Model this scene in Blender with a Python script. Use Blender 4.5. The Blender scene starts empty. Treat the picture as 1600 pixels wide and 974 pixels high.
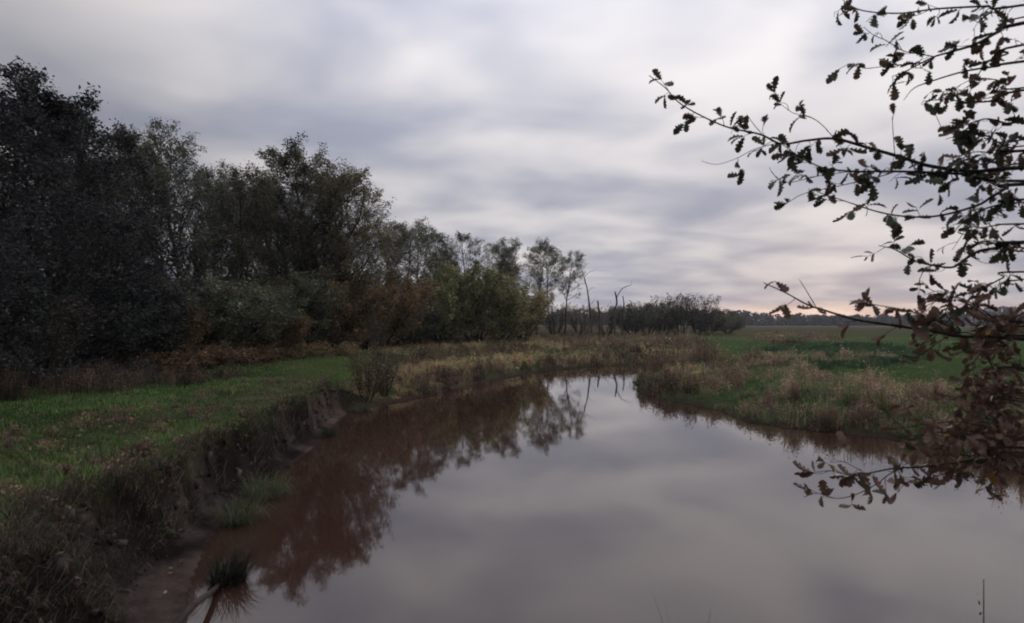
import bpy, math, random
import numpy as np
from mathutils import Vector, Matrix

# ------------------------------------------------------------------ camera, sky, sun, exposure
sc = bpy.context.scene
R = math.radians
F, HZ, EYE = 870.0, 505.0, 2.2              # focal length and horizon in photograph pixels, eye height above the water
cam_d = bpy.data.cameras.new('camera')
cam_d.sensor_fit = 'HORIZONTAL'; cam_d.sensor_width = 36.0
cam_d.lens = 36.0 * F / 1600.0
cam_d.shift_y = (HZ - 487.0) / 1600.0
cam_d.dof.use_dof = True; cam_d.dof.focus_distance = 22.0; cam_d.dof.aperture_fstop = 2.8
cam_d.clip_start = 0.05; cam_d.clip_end = 6000
cam = bpy.data.objects.new('camera', cam_d)
sc.collection.objects.link(cam)
cam.location = (0, 0, EYE); cam.rotation_euler = (R(90), 0, 0)
sc.camera = cam

SUN_AZ, SUN_EL = 29.0, 3.0                  # degrees right of the viewing direction, above the horizon
world = bpy.data.worlds.new('World'); sc.world = world
world.use_nodes = True
nt = world.node_tree; nt.nodes.clear()
def N(t, **kw):
    n = nt.nodes.new(t)
    for k, v in kw.items():
        if k == 'op': n.operation = v
        else: setattr(n, k, v)
    return n
def L(a, b): nt.links.new(a, b)
def math_node(op, a, b=None, clamp=False):
    n = nt.nodes.new('ShaderNodeMath'); n.operation = op; n.use_clamp = clamp
    for i, v in enumerate((a, b)):
        if v is None: continue
        if isinstance(v, (int, float)): n.inputs[i].default_value = v
        else: nt.links.new(v, n.inputs[i])
    return n.outputs[0]
sky = N('ShaderNodeTexSky'); sky.sky_type = 'NISHITA'; sky.sun_disc = False
sky.sun_elevation = R(SUN_EL); sky.sun_rotation = R(SUN_AZ); sky.dust_density = 2.0; sky.air_density = 1.0
bg_sky = N('ShaderNodeBackground'); bg_sky.inputs['Strength'].default_value = 0.06
L(sky.outputs[0], bg_sky.inputs['Color'])
tc = N('ShaderNodeTexCoord'); sep = N('ShaderNodeSeparateXYZ'); L(tc.outputs['Generated'], sep.inputs[0])
zc = math_node('MAXIMUM', sep.outputs['Z'], 0.0)
zp = math_node('ADD', zc, 0.16)
u = math_node('DIVIDE', sep.outputs['X'], zp); v = math_node('DIVIDE', sep.outputs['Y'], zp)
comb = N('ShaderNodeCombineXYZ'); L(u, comb.inputs[0]); L(v, comb.inputs[1])
mp = N('ShaderNodeMapping'); mp.inputs['Scale'].default_value = (0.78, 0.95, 1); mp.inputs['Rotation'].default_value = (0, 0, R(-14))
mp.inputs['Location'].default_value = (5.4, 0.6, 0)
L(comb.outputs[0], mp.inputs[0])
n1 = N('ShaderNodeTexNoise'); n1.inputs['Scale'].default_value = 2.3; n1.inputs['Detail'].default_value = 3.2
n1.inputs['Roughness'].default_value = 0.42; n1.inputs['Distortion'].default_value = 0.25
L(mp.outputs[0], n1.inputs['Vector'])
n2 = N('ShaderNodeTexNoise'); n2.inputs['Scale'].default_value = 0.55; n2.inputs['Detail'].default_value = 2.0
L(mp.outputs[0], n2.inputs['Vector'])
nmix = math_node('ADD', math_node('MULTIPLY', n1.outputs['Fac'], 0.6), math_node('MULTIPLY', n2.outputs['Fac'], 0.4))
ramp = N('ShaderNodeValToRGB')
ramp.color_ramp.interpolation = 'EASE'
e = ramp.color_ramp.elements
e[0].position = 0.33; e[0].color = (0.236, 0.250, 0.310, 1)
e[1].position = 0.67; e[1].color = (0.500, 0.478, 0.485, 1)
L(nmix, ramp.inputs[0])
# the cloud deck is lighter towards the hidden sun and darker away from it
dot = N('ShaderNodeVectorMath'); dot.operation = 'DOT_PRODUCT'; L(tc.outputs['Generated'], dot.inputs[0])
el = R(26.0)
dot.inputs[1].default_value = (math.sin(R(SUN_AZ - 11)) * math.cos(el), math.cos(R(SUN_AZ - 11)) * math.cos(el), math.sin(el))
gl = N('ShaderNodeMapRange'); gl.interpolation_type = 'SMOOTHSTEP'
L(dot.outputs['Value'], gl.inputs['Value'])
gl.inputs['From Min'].default_value = 0.42; gl.inputs['From Max'].default_value = 1.0
gl.inputs['To Min'].default_value = 0.48; gl.inputs['To Max'].default_value = 0.99
bg_c = N('ShaderNodeBackground'); L(ramp.outputs[0], bg_c.inputs['Color']); 
# an overcast sky brightens towards the zenith
zen = math_node('ADD', math_node('MULTIPLY', math_node('POWER', zc, 2.6), 3.4), 0.92)
L(math_node('MULTIPLY', gl.outputs[0], zen), bg_c.inputs['Strength'])
op = N('ShaderNodeMapRange'); op.interpolation_type = 'SMOOTHSTEP'; L(sep.outputs['Z'], op.inputs['Value'])
op.inputs['From Min'].default_value = -0.005; op.inputs['From Max'].default_value = 0.042
op.inputs['To Min'].default_value = 0.82; op.inputs['To Max'].default_value = 0.97
mixs = N('ShaderNodeMixShader'); L(op.outputs[0], mixs.inputs[0]); L(bg_sky.outputs[0], mixs.inputs[1]); L(bg_c.outputs[0], mixs.inputs[2])
wo = N('ShaderNodeOutputWorld'); L(mixs.outputs[0], wo.inputs['Surface'])

sun_d = bpy.data.lights.new('sun', 'SUN'); sun_d.energy = 1.0; sun_d.angle = R(10); sun_d.color = (1.0, 0.86, 0.72)
sun = bpy.data.objects.new('sun', sun_d); sc.collection.objects.link(sun)
sdir = Vector((math.sin(R(SUN_AZ)) * math.cos(R(SUN_EL)), math.cos(R(SUN_AZ)) * math.cos(R(SUN_EL)), math.sin(R(SUN_EL))))
sun.rotation_euler = sdir.to_track_quat('Z', 'Y').to_euler(); sun.location = (30, 80, 30)

vs = sc.view_settings
vs.view_transform = 'Standard'; vs.look = 'None'; vs.gamma = 1.0; vs.use_curve_mapping = False
vs.exposure = 0.68
sc.render.engine = 'CYCLES'
sc.cycles.use_denoising = True; sc.cycles.use_adaptive_sampling = True; sc.cycles.adaptive_threshold = 0.03
sc.cycles.max_bounces = 6; sc.cycles.diffuse_bounces = 4; sc.cycles.glossy_bounces = 3; sc.cycles.transmission_bounces = 3
sc.cycles.pixel_filter_type = 'GAUSSIAN'; sc.cycles.filter_width = 2.2      # a pinhole draws softly

# ------------------------------------------------------------------ helpers
rng = np.random.default_rng(7)
random.seed(7)
C = sc.collection
def at(px, py, Y):                          # a point of the place from where it shows in the photograph and its distance
    return np.array([(px - 800) / F * Y, Y, EYE - (py - HZ) / F * Y])
def onplane(px, py, z=0.0):
    Y = (EYE - z) * F / (py - HZ); return np.array([(px - 800) / F * Y, Y, z])

def mesh_from(name, V, tris=None, quads=None, col=None, mat=None, smooth=False):
    me = bpy.data.meshes.new(name)
    V = np.asarray(V, np.float32).reshape(-1, 3)
    parts, starts, tot = [], [], []
    s = 0
    for arr, k in ((tris, 3), (quads, 4)):
        if arr is None or len(arr) == 0: continue
        a = np.asarray(arr, np.int32).reshape(-1, k)
        parts.append(a.ravel()); starts.append(s + np.arange(len(a)) * k); tot.append(np.full(len(a), k)); s += a.size
    li = np.concatenate(parts); st = np.concatenate(starts).astype(np.int32); tt = np.concatenate(tot).astype(np.int32)
    me.vertices.add(len(V)); me.vertices.foreach_set('co', V.ravel())
    me.loops.add(len(li)); me.loops.foreach_set('vertex_index', li)
    me.polygons.add(len(st)); me.polygons.foreach_set('loop_start', st); me.polygons.foreach_set('loop_total', tt)
    if smooth: me.polygons.foreach_set('use_smooth', np.ones(len(st), bool))
    me.update(calc_edges=True)
    if col is not None:
        a = me.color_attributes.new('Col', 'FLOAT_COLOR', 'POINT')
        c = np.ones((len(V), 4), np.float32); c[:, :3] = col
        a.data.foreach_set('color', c.ravel())
    if mat is not None: me.materials.append(mat)
    return me
def obj(name, me, parent=None, loc=None):
    o = bpy.data.objects.new(name, me); C.objects.link(o)
    if parent is not None: o.parent = parent
    if loc is not None: o.location = loc
    return o
def tag(o, label=None, cat=None, group=None, kind=None):
    if label: o['label'] = label
    if cat: o['category'] = cat
    if group: o['group'] = group
    if kind: o['kind'] = kind
    return o
def empty(name, loc, label, cat, group=None):
    o = bpy.data.objects.new(name, None); C.objects.link(o); o.location = loc; o.empty_display_size = 0.2
    return tag(o, label, cat, group)

def vnoise(x, y, seed=0):
    x = np.asarray(x, float); y = np.asarray(y, float)
    xi = np.floor(x).astype(np.int64); yi = np.floor(y).astype(np.int64)
    fx = x - xi; fy = y - yi
    fx = fx * fx * (3 - 2 * fx); fy = fy * fy * (3 - 2 * fy)
    def hsh(a, b):
        n = (a * 374761393 + b * 668265263 + seed * 982451653) & 0x7fffffff
        n = ((n ^ (n >> 13)) * 1274126177) & 0x7fffffff
        n = n ^ (n >> 16)
        return (n & 0xffff) / 65535.0
    return (hsh(xi, yi) * (1 - fx) + hsh(xi + 1, yi) * fx) * (1 - fy) + (hsh(xi, yi + 1) * (1 - fx) + hsh(xi + 1, yi + 1) * fx) * fy
def fbm(x, y, seed=0, oct=4):
    s = 0; a = 0.5
    for k in range(oct):
        s = s + a * vnoise(x * 2 ** k, y * 2 ** k, seed + k * 17); a *= 0.5
    return s / (1 - 0.5 ** oct)          # 0..1
def sstep(a, b, x):
    t = np.clip((x - a) / (b - a), 0, 1); return t * t * (3 - 2 * t)

# ------------------------------------------------------------------ materials
def principled(name):
    m = bpy.data.materials.new(name); m.use_nodes = True
    n = m.node_tree.nodes; return m, m.node_tree, n['Principled BSDF'], n['Material Output']
def leafy(name, rough=0.55, spec=0.25, transl=0.35, mul=1.0):
    m, t, p, out = principled(name)
    a = t.nodes.new('ShaderNodeAttribute'); a.attribute_name = 'Col'
    oi = t.nodes.new('ShaderNodeObjectInfo')
    hs = t.nodes.new('ShaderNodeHueSaturation')
    mr = t.nodes.new('ShaderNodeMapRange'); mr.inputs['To Min'].default_value = 0.8 * mul; mr.inputs['To Max'].default_value = 1.2 * mul
    t.links.new(oi.outputs['Random'], mr.inputs['Value']); t.links.new(mr.outputs[0], hs.inputs['Value'])
    t.links.new(a.outputs['Color'], hs.inputs['Color'])
    p.inputs['Roughness'].default_value = rough; p.inputs['Specular IOR Level'].default_value = spec
    t.links.new(hs.outputs[0], p.inputs['Base Color'])
    tr = t.nodes.new('ShaderNodeBsdfTranslucent'); t.links.new(hs.outputs[0], tr.inputs['Color'])
    mx = t.nodes.new('ShaderNodeMixShader'); mx.inputs[0].default_value = transl
    t.links.new(p.outputs[0], mx.inputs[1]); t.links.new(tr.outputs[0], mx.inputs[2]); t.links.new(mx.outputs[0], out.inputs['Surface'])
    return m
def bark(name, c1, c2, scale=9.0):
    m, t, p, out = principled(name)
    tcn = t.nodes.new('ShaderNodeTexCoord'); mpn = t.nodes.new('ShaderNodeMapping'); mpn.inputs['Scale'].default_value = (1, 1, 0.25)
    t.links.new(tcn.outputs['Object'], mpn.inputs[0])
    n = t.nodes.new('ShaderNodeTexNoise'); n.inputs['Scale'].default_value = scale; n.inputs['Detail'].default_value = 6; n.inputs['Roughness'].default_value = 0.65
    t.links.new(mpn.outputs[0], n.inputs['Vector'])
    r = t.nodes.new('ShaderNodeValToRGB'); r.color_ramp.elements[0].position = 0.35; r.color_ramp.elements[0].color = (*c1, 1)
    r.color_ramp.elements[1].position = 0.68; r.color_ramp.elements[1].color = (*c2, 1)
    t.links.new(n.outputs['Fac'], r.inputs[0]); t.links.new(r.outputs[0], p.inputs['Base Color'])
    b = t.nodes.new('ShaderNodeBump'); b.inputs['Strength'].default_value = 0.6; b.inputs['Distance'].default_value = 0.02
    t.links.new(n.outputs['Fac'], b.inputs['Height']); t.links.new(b.outputs[0], p.inputs['Normal'])
    p.inputs['Roughness'].default_value = 0.9; p.inputs['Specular IOR Level'].default_value = 0.15
    return m
M_LEAF = leafy('autumn_leaves'); M_GRASS = leafy('grass_blades', 0.6, 0.2, 0.42); M_DRY = leafy('dry_stems', 0.7, 0.15, 0.42)
M_OAKLEAF = leafy('oak_leaves', 0.6, 0.35, 0.18)
M_BARK = bark('dark_bark', (0.020, 0.016, 0.013), (0.062, 0.052, 0.044))
M_DEAD = bark('dead_wood', (0.05, 0.042, 0.036), (0.13, 0.11, 0.095), 5)
M_TWIG = bark('oak_twig_bark', (0.018, 0.014, 0.012), (0.05, 0.04, 0.034), 30)

def ground_material():
    m, t, p, out = principled('ground_soil_and_turf')
    a = t.nodes.new('ShaderNodeAttribute'); a.attribute_name = 'Col'
    tcn = t.nodes.new('ShaderNodeTexCoord')
    n = t.nodes.new('ShaderNodeTexNoise'); n.inputs['Scale'].default_value = 6; n.inputs['Detail'].default_value = 8; n.inputs['Roughness'].default_value = 0.7
    t.links.new(tcn.outputs['Object'], n.inputs['Vector'])
    mr = t.nodes.new('ShaderNodeMapRange'); mr.inputs['From Min'].default_value = 0.3; mr.inputs['From Max'].default_value = 0.7
    mr.inputs['To Min'].default_value = 0.55; mr.inputs['To Max'].default_value = 1.45; t.links.new(n.outputs['Fac'], mr.inputs['Value'])
    mm = t.nodes.new('ShaderNodeMix'); mm.data_type = 'RGBA'; mm.blend_type = 'MULTIPLY'; mm.inputs[0].default_value = 1
    t.links.new(a.outputs['Color'], mm.inputs[6]); t.links.new(mr.outputs[0], mm.inputs[7]); t.links.new(mm.outputs[2], p.inputs['Base Color'])
    n2 = t.nodes.new('ShaderNodeTexNoise'); n2.inputs['Scale'].default_value = 22; n2.inputs['Detail'].default_value = 8; n2.inputs['Roughness'].default_value = 0.75
    t.links.new(tcn.outputs['Object'], n2.inputs['Vector'])
    b = t.nodes.new('ShaderNodeBump'); b.inputs['Strength'].default_value = 1.0; b.inputs['Distance'].default_value = 0.09
    t.links.new(n2.outputs['Fac'], b.inputs['Height']); t.links.new(b.outputs[0], p.inputs['Normal'])
    p.inputs['Roughness'].default_value = 1.0; p.inputs['Specular IOR Level'].default_value = 0.0
    return m
def water_material():
    m, t, p, out = principled('brown_river_water')
    p.inputs['Base Color'].default_value = (0.037, 0.0185, 0.0140, 1)
    p.inputs['Roughness'].default_value = 0.035; p.inputs['IOR'].default_value = 1.62
    p.inputs['Coat Weight'].default_value = 0.35; p.inputs['Coat IOR'].default_value = 1.33; p.inputs['Coat Roughness'].default_value = 0.03
    tcn = t.nodes.new('ShaderNodeTexCoord'); mpn = t.nodes.new('ShaderNodeMapping'); mpn.inputs['Scale'].default_value = (0.55, 0.3, 1)
    t.links.new(tcn.outputs['Object'], mpn.inputs[0])
    n = t.nodes.new('ShaderNodeTexNoise'); n.inputs['Scale'].default_value = 2.2; n.inputs['Detail'].default_value = 3
    t.links.new(mpn.outputs[0], n.inputs['Vector'])
    b = t.nodes.new('ShaderNodeBump'); b.inputs['Strength'].default_value = 0.06; b.inputs['Distance'].default_value = 0.03
    t.links.new(n.outputs['Fac'], b.inputs['Height']); t.links.new(b.outputs[0], p.inputs['Normal'])
    return m

# ------------------------------------------------------------------ the setting: river, ground
LEFT = [(-1.0, 2.4), (-1.9, 3.0), (-2.4, 4.1), (-2.75, 4.8), (-3.1, 5.7), (-3.25, 7), (-3.35, 8), (-3.55, 10.3), (-3.95, 12.6), (-4.05, 14.0),
        (-3.46, 15.1), (-2.6, 16.6), (-1.4, 20.1), (1.47, 25.5), (4.9, 28.6), (7.5, 30.2), (9.5, 30.6), (13, 31.6)]
RIGHT = [(13.6, 30.6), (11, 28.4), (7.4, 25.4), (5.1, 22.5), (4.3, 20), (4.0, 17.4), (4.57, 15.3), (5.2, 13.7), (5.3, 12.2),
         (6.06, 11.46), (6.8, 10.9), (7.4, 10.3), (7.35, 8.9), (7.6, 8.2), (8.5, 7.8), (12, 7.6), (20, 8), (40, 10), (90, 14)]
NEAR = [(90, 8), (40, 5), (20, 3.6), (12, 3.0), (6, 2.6), (3, 2.5), (1, 2.45)]
POLY = np.array(LEFT + RIGHT + NEAR, float)
def river_dist(x, y):
    x = np.asarray(x, float).ravel(); y = np.asarray(y, float).ravel()
    best = np.full(x.shape, 1e9); inside = np.zeros(x.shape, bool)
    for i in range(len(POLY)):
        ax, ay = POLY[i]; bx, by = POLY[(i + 1) % len(POLY)]
        dx, dy = bx - ax, by - ay
        t = np.clip(((x - ax) * dx + (y - ay) * dy) / (dx * dx + dy * dy), 0, 1)
        best = np.minimum(best, (x - ax - t * dx) ** 2 + (y - ay - t * dy) ** 2)
        cond = (ay > y) != (by > y)
        with np.errstate(divide='ignore', invalid='ignore'):
            xi = (bx - ax) * (y - ay) / (by - ay) + ax
        inside ^= cond & (x < xi)
    d = np.sqrt(best); d[inside] *= -1
    # a small pool out in the flat land
    a_, b_ = (x - 34.6) * .894 - (y - 68) * .447, (x - 34.6) * .447 + (y - 68) * .894
    return np.minimum(d, np.sqrt((a_ / .95) ** 2 + (b_ / 5.0) ** 2) * .95 - .95)
def zones(x, y):
    """left high bank weight, near bank weight (1 = steep)"""
    left = sstep(0.6, -1.4, x) * sstep(15.6, 13.2, y)
    near = sstep(5.0, 3.2, y) * sstep(7.0, 6.0, y)
    return np.clip(np.maximum(left, near), 0, 1)
def ground_parts(x, y):
    x = np.asarray(x, float).ravel(); y = np.asarray(y, float).ravel()
    d = river_dist(x, y)
    st = zones(x, y)
    rag = (fbm(x * 1.1, y * 1.1, 3, 4) - 0.5) * 0.55 + (fbm(x * 4, y * 4, 5, 3) - 0.5) * 0.16
    dd = d + rag * st * np.clip(1 - np.abs(d) / 3, 0, 1) * sstep(-0.1, 0.35, d)
    wid = 0.42 + 0.75 * sstep(6.2, 4.0, y)
    top = 0.84 + 0.10 * (fbm(x * 0.25, y * 0.25, 9, 3) - 0.5) + 0.012 * np.clip(d, 0, 20) + (fbm(x * 2.2, y * 2.2, 12, 3) - 0.5) * 0.06
    prof = np.clip((dd - 0.04) / wid, 0, 1)
    prof = 0.30 * prof + 0.70 * sstep(0.35, 0.85, prof)
    lump = np.abs(fbm(x * 4, y * 4, 21, 4) - 0.5) * 2
    z_st = 0.03 + (top - 0.03) * prof + ((lump - .3) * 0.34 + (fbm(x * 11, y * 11, 27, 3) - .5) * .14) * np.clip(prof * (1 - prof) * 4, 0, 1) * (.4 + .6 * sstep(.03, .2, d))
    gl = 0.05 + 0.42 * sstep(0.0, 2.2, d) + 0.10 * (fbm(x * 0.5, y * 0.5, 31, 4) - 0.5) * sstep(0, 3, d)
    westside = sstep(12, -3, x - 0.18 * (y - 30)) * sstep(13, 17, y)
    gl = gl + westside * 0.35 * sstep(1.5, 7, d)
    gl = gl + 0.25 * sstep(120, 600, y)
    z = st * z_st + (1 - st) * gl
    bed = -np.clip(-d * 1.3, 0.0, 1.0) - 0.02
    z = np.where(d > 0, z, bed)
    return z, d, st, prof, westside
def ground_z(x, y): return ground_parts(x, y)[0]

def axis(lo_far, lo, hi, hi_far, step, ratio):
    a = list(np.arange(lo, hi, step)); s = step; v = a[-1]
    while v < hi_far: s *= ratio; v += s; a.append(v)
    s = step; v = lo; b = []
    while v > lo_far: s *= ratio; v -= s; b.append(v)
    return np.array(b[::-1] + a)
gx = axis(-900, -5.0, -1.2, 900, 0.055, 1.06)
gy = axis(-120, 2.4, 14.5, 900, 0.075, 1.04)
GX, GY = np.meshgrid(gx, gy)
gz, gd, gst, gprof, gwest = ground_parts(GX, GY)
X, Y = GX.ravel(), GY.ravel()
n_low = fbm(X * 0.35, Y * 0.35, 40, 4); n_hi = fbm(X * 2.5, Y * 2.5, 44, 4); n_far = fbm(X * 0.03, Y * 0.08, 47, 4)
def lerp(a, b, t): return a + (np.asarray(b) - a) * t[:, None]
turf = lerp(np.tile([0.036, 0.060, 0.022], (len(X), 1)), [0.075, 0.088, 0.034], sstep(0.35, 0.7, n_low))
soil = lerp(np.tile([0.024, 0.019, 0.018], (len(X), 1)), [0.095, 0.074, 0.070], sstep(0.35, 0.8, n_hi))
soil = lerp(soil, [0.11, 0.085, 0.074], sstep(.45, .15, gd) * sstep(.5, .62, fbm(X * .9, Y * .9, 49, 3)))
meadow = lerp(np.tile([0.050, 0.082, 0.032], (len(X), 1)), [0.095, 0.085, 0.045], sstep(0.42, 0.62, n_far) * sstep(35, 80, Y))
straw = np.array([0.19, 0.15, 0.095])
col = turf.copy()
east = sstep(-2, 4, X - 0.18 * (Y - 30)) * sstep(5, 8, Y)
col = lerp(col, meadow, east)
forest = sstep(0, 2.0, -(X + 0.9 * Y * 0 + 5.2 + 0.0 * Y)) * 0
FE = [(-30, 4.0), (-12, 8.5), (-9.2, 12.5), (-9.0, 15.5), (-8.3, 20), (-7.8, 24), (-6.5, 30), (-3, 40), (1.5, 52), (6, 60), (12, 66), (20, 72)]   # forest edge
fx_, fy_ = np.array(FE).T
def forest_in(x, y):                     # metres inside the wood (positive)
    order = np.argsort(fy_)
    return np.interp(y, fy_[order], fx_[order]) - x
fi = forest_in(X, Y)
col = lerp(col, [0.050, 0.036, 0.024], sstep(-1.0, 0.8, fi + (n_low - 0.5) * 2))
bare = gst * sstep(1.0, 0.75, gprof + (n_hi - 0.5) * 0.35)
col = lerp(col, 0, bare * 0) * (1 - bare[:, None]) + soil * bare[:, None]
edge = (1 - gst) * sstep(0.7, 0.1, gd)
col = col * (1 - edge[:, None]) + np.array([0.055, 0.042, 0.034]) * edge[:, None]
bandw = sstep(6.5, 5.0, np.abs(gd - 3.0) * 2) * gwest * (1 - gst) * sstep(-4.6, -3.8, X)
col = lerp(col, straw * 0.7, bandw * sstep(0.4, 0.6, n_low))
far = sstep(55, 120, Y)
col = lerp(col, [0.060, 0.052, 0.030], far * 0.9)
strip = np.exp(-((Y - 285) / 25.0) ** 2)
col = lerp(col, [0.15, 0.125, 0.085], strip * 0.8)
nyy, nxx = GX.shape
ii = (np.arange(nyy - 1)[:, None] * nxx + np.arange(nxx - 1)[None, :]).ravel()
quads = np.stack([ii, ii + 1, ii + 1 + nxx, ii + nxx], 1)
ground = obj('ground', mesh_from('ground', np.stack([X, Y, gz], 1), quads=quads, col=col, mat=ground_material(), smooth=True))
tag(ground, 'grassy river banks and flat meadow running to the horizon', kind='structure')
water = obj('water', mesh_from('water', [(-5.5, 1.8, 0), (95, 1.8, 0), (95, 80, 0), (-5.5, 80, 0)], quads=[(0, 1, 2, 3)], mat=water_material()))
tag(water, 'still brown river reflecting clouds and trees', kind='structure')

# ------------------------------------------------------------------ blades, herbs, tubes, leaves (numpy)
def pal(n, cols, jit=0.18, w=None):
    cols = np.array(cols, float); k = rng.choice(len(cols), n, p=w)
    return np.clip(cols[k] * (1 + rng.normal(0, jit, (n, 1))) * (1 + rng.normal(0, jit * 0.4, (n, 3))), 0.004, 0.8)
def blades(P, h, w, lean, col, az=None):
    """curved two-piece grass blades; returns verts, tris, colours"""
    n = len(P)
    az = rng.uniform(0, 2 * np.pi, n) if az is None else az
    d = np.stack([np.cos(az), np.sin(az), np.zeros(n)], 1)
    s = np.stack([-np.sin(az + rng.normal(0, 0.8, n)), np.cos(az + rng.normal(0, .8, n)), np.zeros(n)], 1)
    h = np.broadcast_to(h, n); w = np.broadcast_to(w, n); lean = np.broadcast_to(lean, n)
    up = np.array([0, 0, 1.0])
    b0 = P - s * (w / 2)[:, None]; b1 = P + s * (w / 2)[:, None]
    mid = P + up * (h * 0.58 * np.cos(lean * .4))[:, None] + d * (h * 0.58 * np.sin(lean * .5))[:, None]
    m0 = mid - s * (w * .4)[:, None]; m1 = mid + s * (w * .4)[:, None]
    tip = mid + up * (h * 0.45 * np.cos(lean * 1.3))[:, None] + d * (h * 0.45 * np.sin(lean * 1.3))[:, None]
    V = np.stack([b0, b1, m0, m1, tip], 1).reshape(-1, 3)
    o = (np.arange(n) * 5)[:, None]
    T = np.concatenate([o + [0, 1, 3], o + [0, 3, 2], o + [2, 3, 4]])
    return V, T, np.repeat(col, 5, 0)
def herbs(P, h, k, leaf, col_stem, col_leaf, spread=0.10):
    """upright stems, each with k small leaves or seed heads around its upper part"""
    n = len(P)
    V1, T1, C1 = blades(P, h, 0.012, rng.uniform(0, 0.35, n), col_stem)
    hh = np.repeat(np.broadcast_to(h, n), k)
    t = rng.uniform(0.25, 1.0, n * k)
    c = np.repeat(P, k, 0) + np.stack([rng.normal(0, spread, n * k), rng.normal(0, spread, n * k), t * hh], 1)
    V2, Q2, C2 = cards(c, leaf * rng.uniform(.6, 1.4, n * k), np.repeat(col_leaf, k, 0))
    return np.concatenate([V1, V2]), T1, Q2 + len(V1), np.concatenate([C1, C2])
def cards(c, s, col, flat=0.0, asp=0.6):
    n = len(c)
    a = rng.normal(0, 1, (n, 3)); a[:, 2] *= (1 - flat); a /= np.linalg.norm(a, axis=1)[:, None] + 1e-9
    b = rng.normal(0, 1, (n, 3)); b[:, 2] *= (1 - flat); b -= a * (a * b).sum(1)[:, None]; b /= np.linalg.norm(b, axis=1)[:, None] + 1e-9
    s = np.broadcast_to(s, n)[:, None]
    V = np.stack([c - a * s, c + b * s * asp, c + a * s, c - b * s * asp], 1).reshape(-1, 3)
    Q = (np.arange(n) * 4)[:, None] + np.arange(4)
    return V, Q, np.repeat(col, 4, 0)
class Buf:
    def __init__(s): s.V, s.T, s.Q, s.C, s.n = [], [], [], [], 0
    def add(s, V, T=None, Q=None, col=None):
        if T is not None and len(T): s.T.append(np.asarray(T) + s.n)
        if Q is not None and len(Q): s.Q.append(np.asarray(Q) + s.n)
        s.V.append(V); s.C.append(col if col is not None else np.full((len(V), 3), 0.05)); s.n += len(V)
    def mesh(s, name, mat, smooth=False):
        return mesh_from(name, np.concatenate(s.V), np.concatenate(s.T) if s.T else None, np.concatenate(s.Q) if s.Q else None,
                         np.concatenate(s.C), mat, smooth)
def tube(pts, rad, sides):
    pts = np.asarray(pts, float); rad = np.asarray(rad, float); n = len(pts)
    t = np.gradient(pts, axis=0); t /= np.linalg.norm(t, axis=1)[:, None] + 1e-9
    ref = np.array([0.31, 0.87, 0.38]) if abs(t[0] @ np.array([0.31, 0.87, 0.38])) < 0.9 else np.array([1.0, 0, 0])
    a = np.cross(t, ref); a /= np.linalg.norm(a, axis=1)[:, None] + 1e-9
    b = np.cross(t, a)
    th = np.arange(sides) * 2 * np.pi / sides
    V = (pts[:, None, :] + rad[:, None, None] * (np.cos(th)[None, :, None] * a[:, None, :] + np.sin(th)[None, :, None] * b[:, None, :])).reshape(-1, 3)
    i = np.arange(n - 1)[:, None] * sides; j = np.arange(sides)[None, :]; j2 = (j + 1) % sides
    Q = np.stack([i + j, i + j2, i + sides + j2, i + sides + j], -1).reshape(-1, 4)
    return V, Q
def spline(P, m):
    """Catmull-Rom through the rows of P, m pieces each"""
    P = np.asarray(P, float)
    E = np.concatenate([[2 * P[0] - P[1]], P, [2 * P[-1] - P[-2]]])
    out = []
    for i in range(len(P) - 1):
        p0, p1, p2, p3 = E[i:i + 4]
        for t in np.arange(m) / m:
            out.append(0.5 * (2 * p1 + (p2 - p0) * t + (2 * p0 - 5 * p1 + 4 * p2 - p3) * t * t + (3 * p1 - p0 - 3 * p2 + p3) * t ** 3))
    out.append(P[-1]); return np.array(out)

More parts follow.
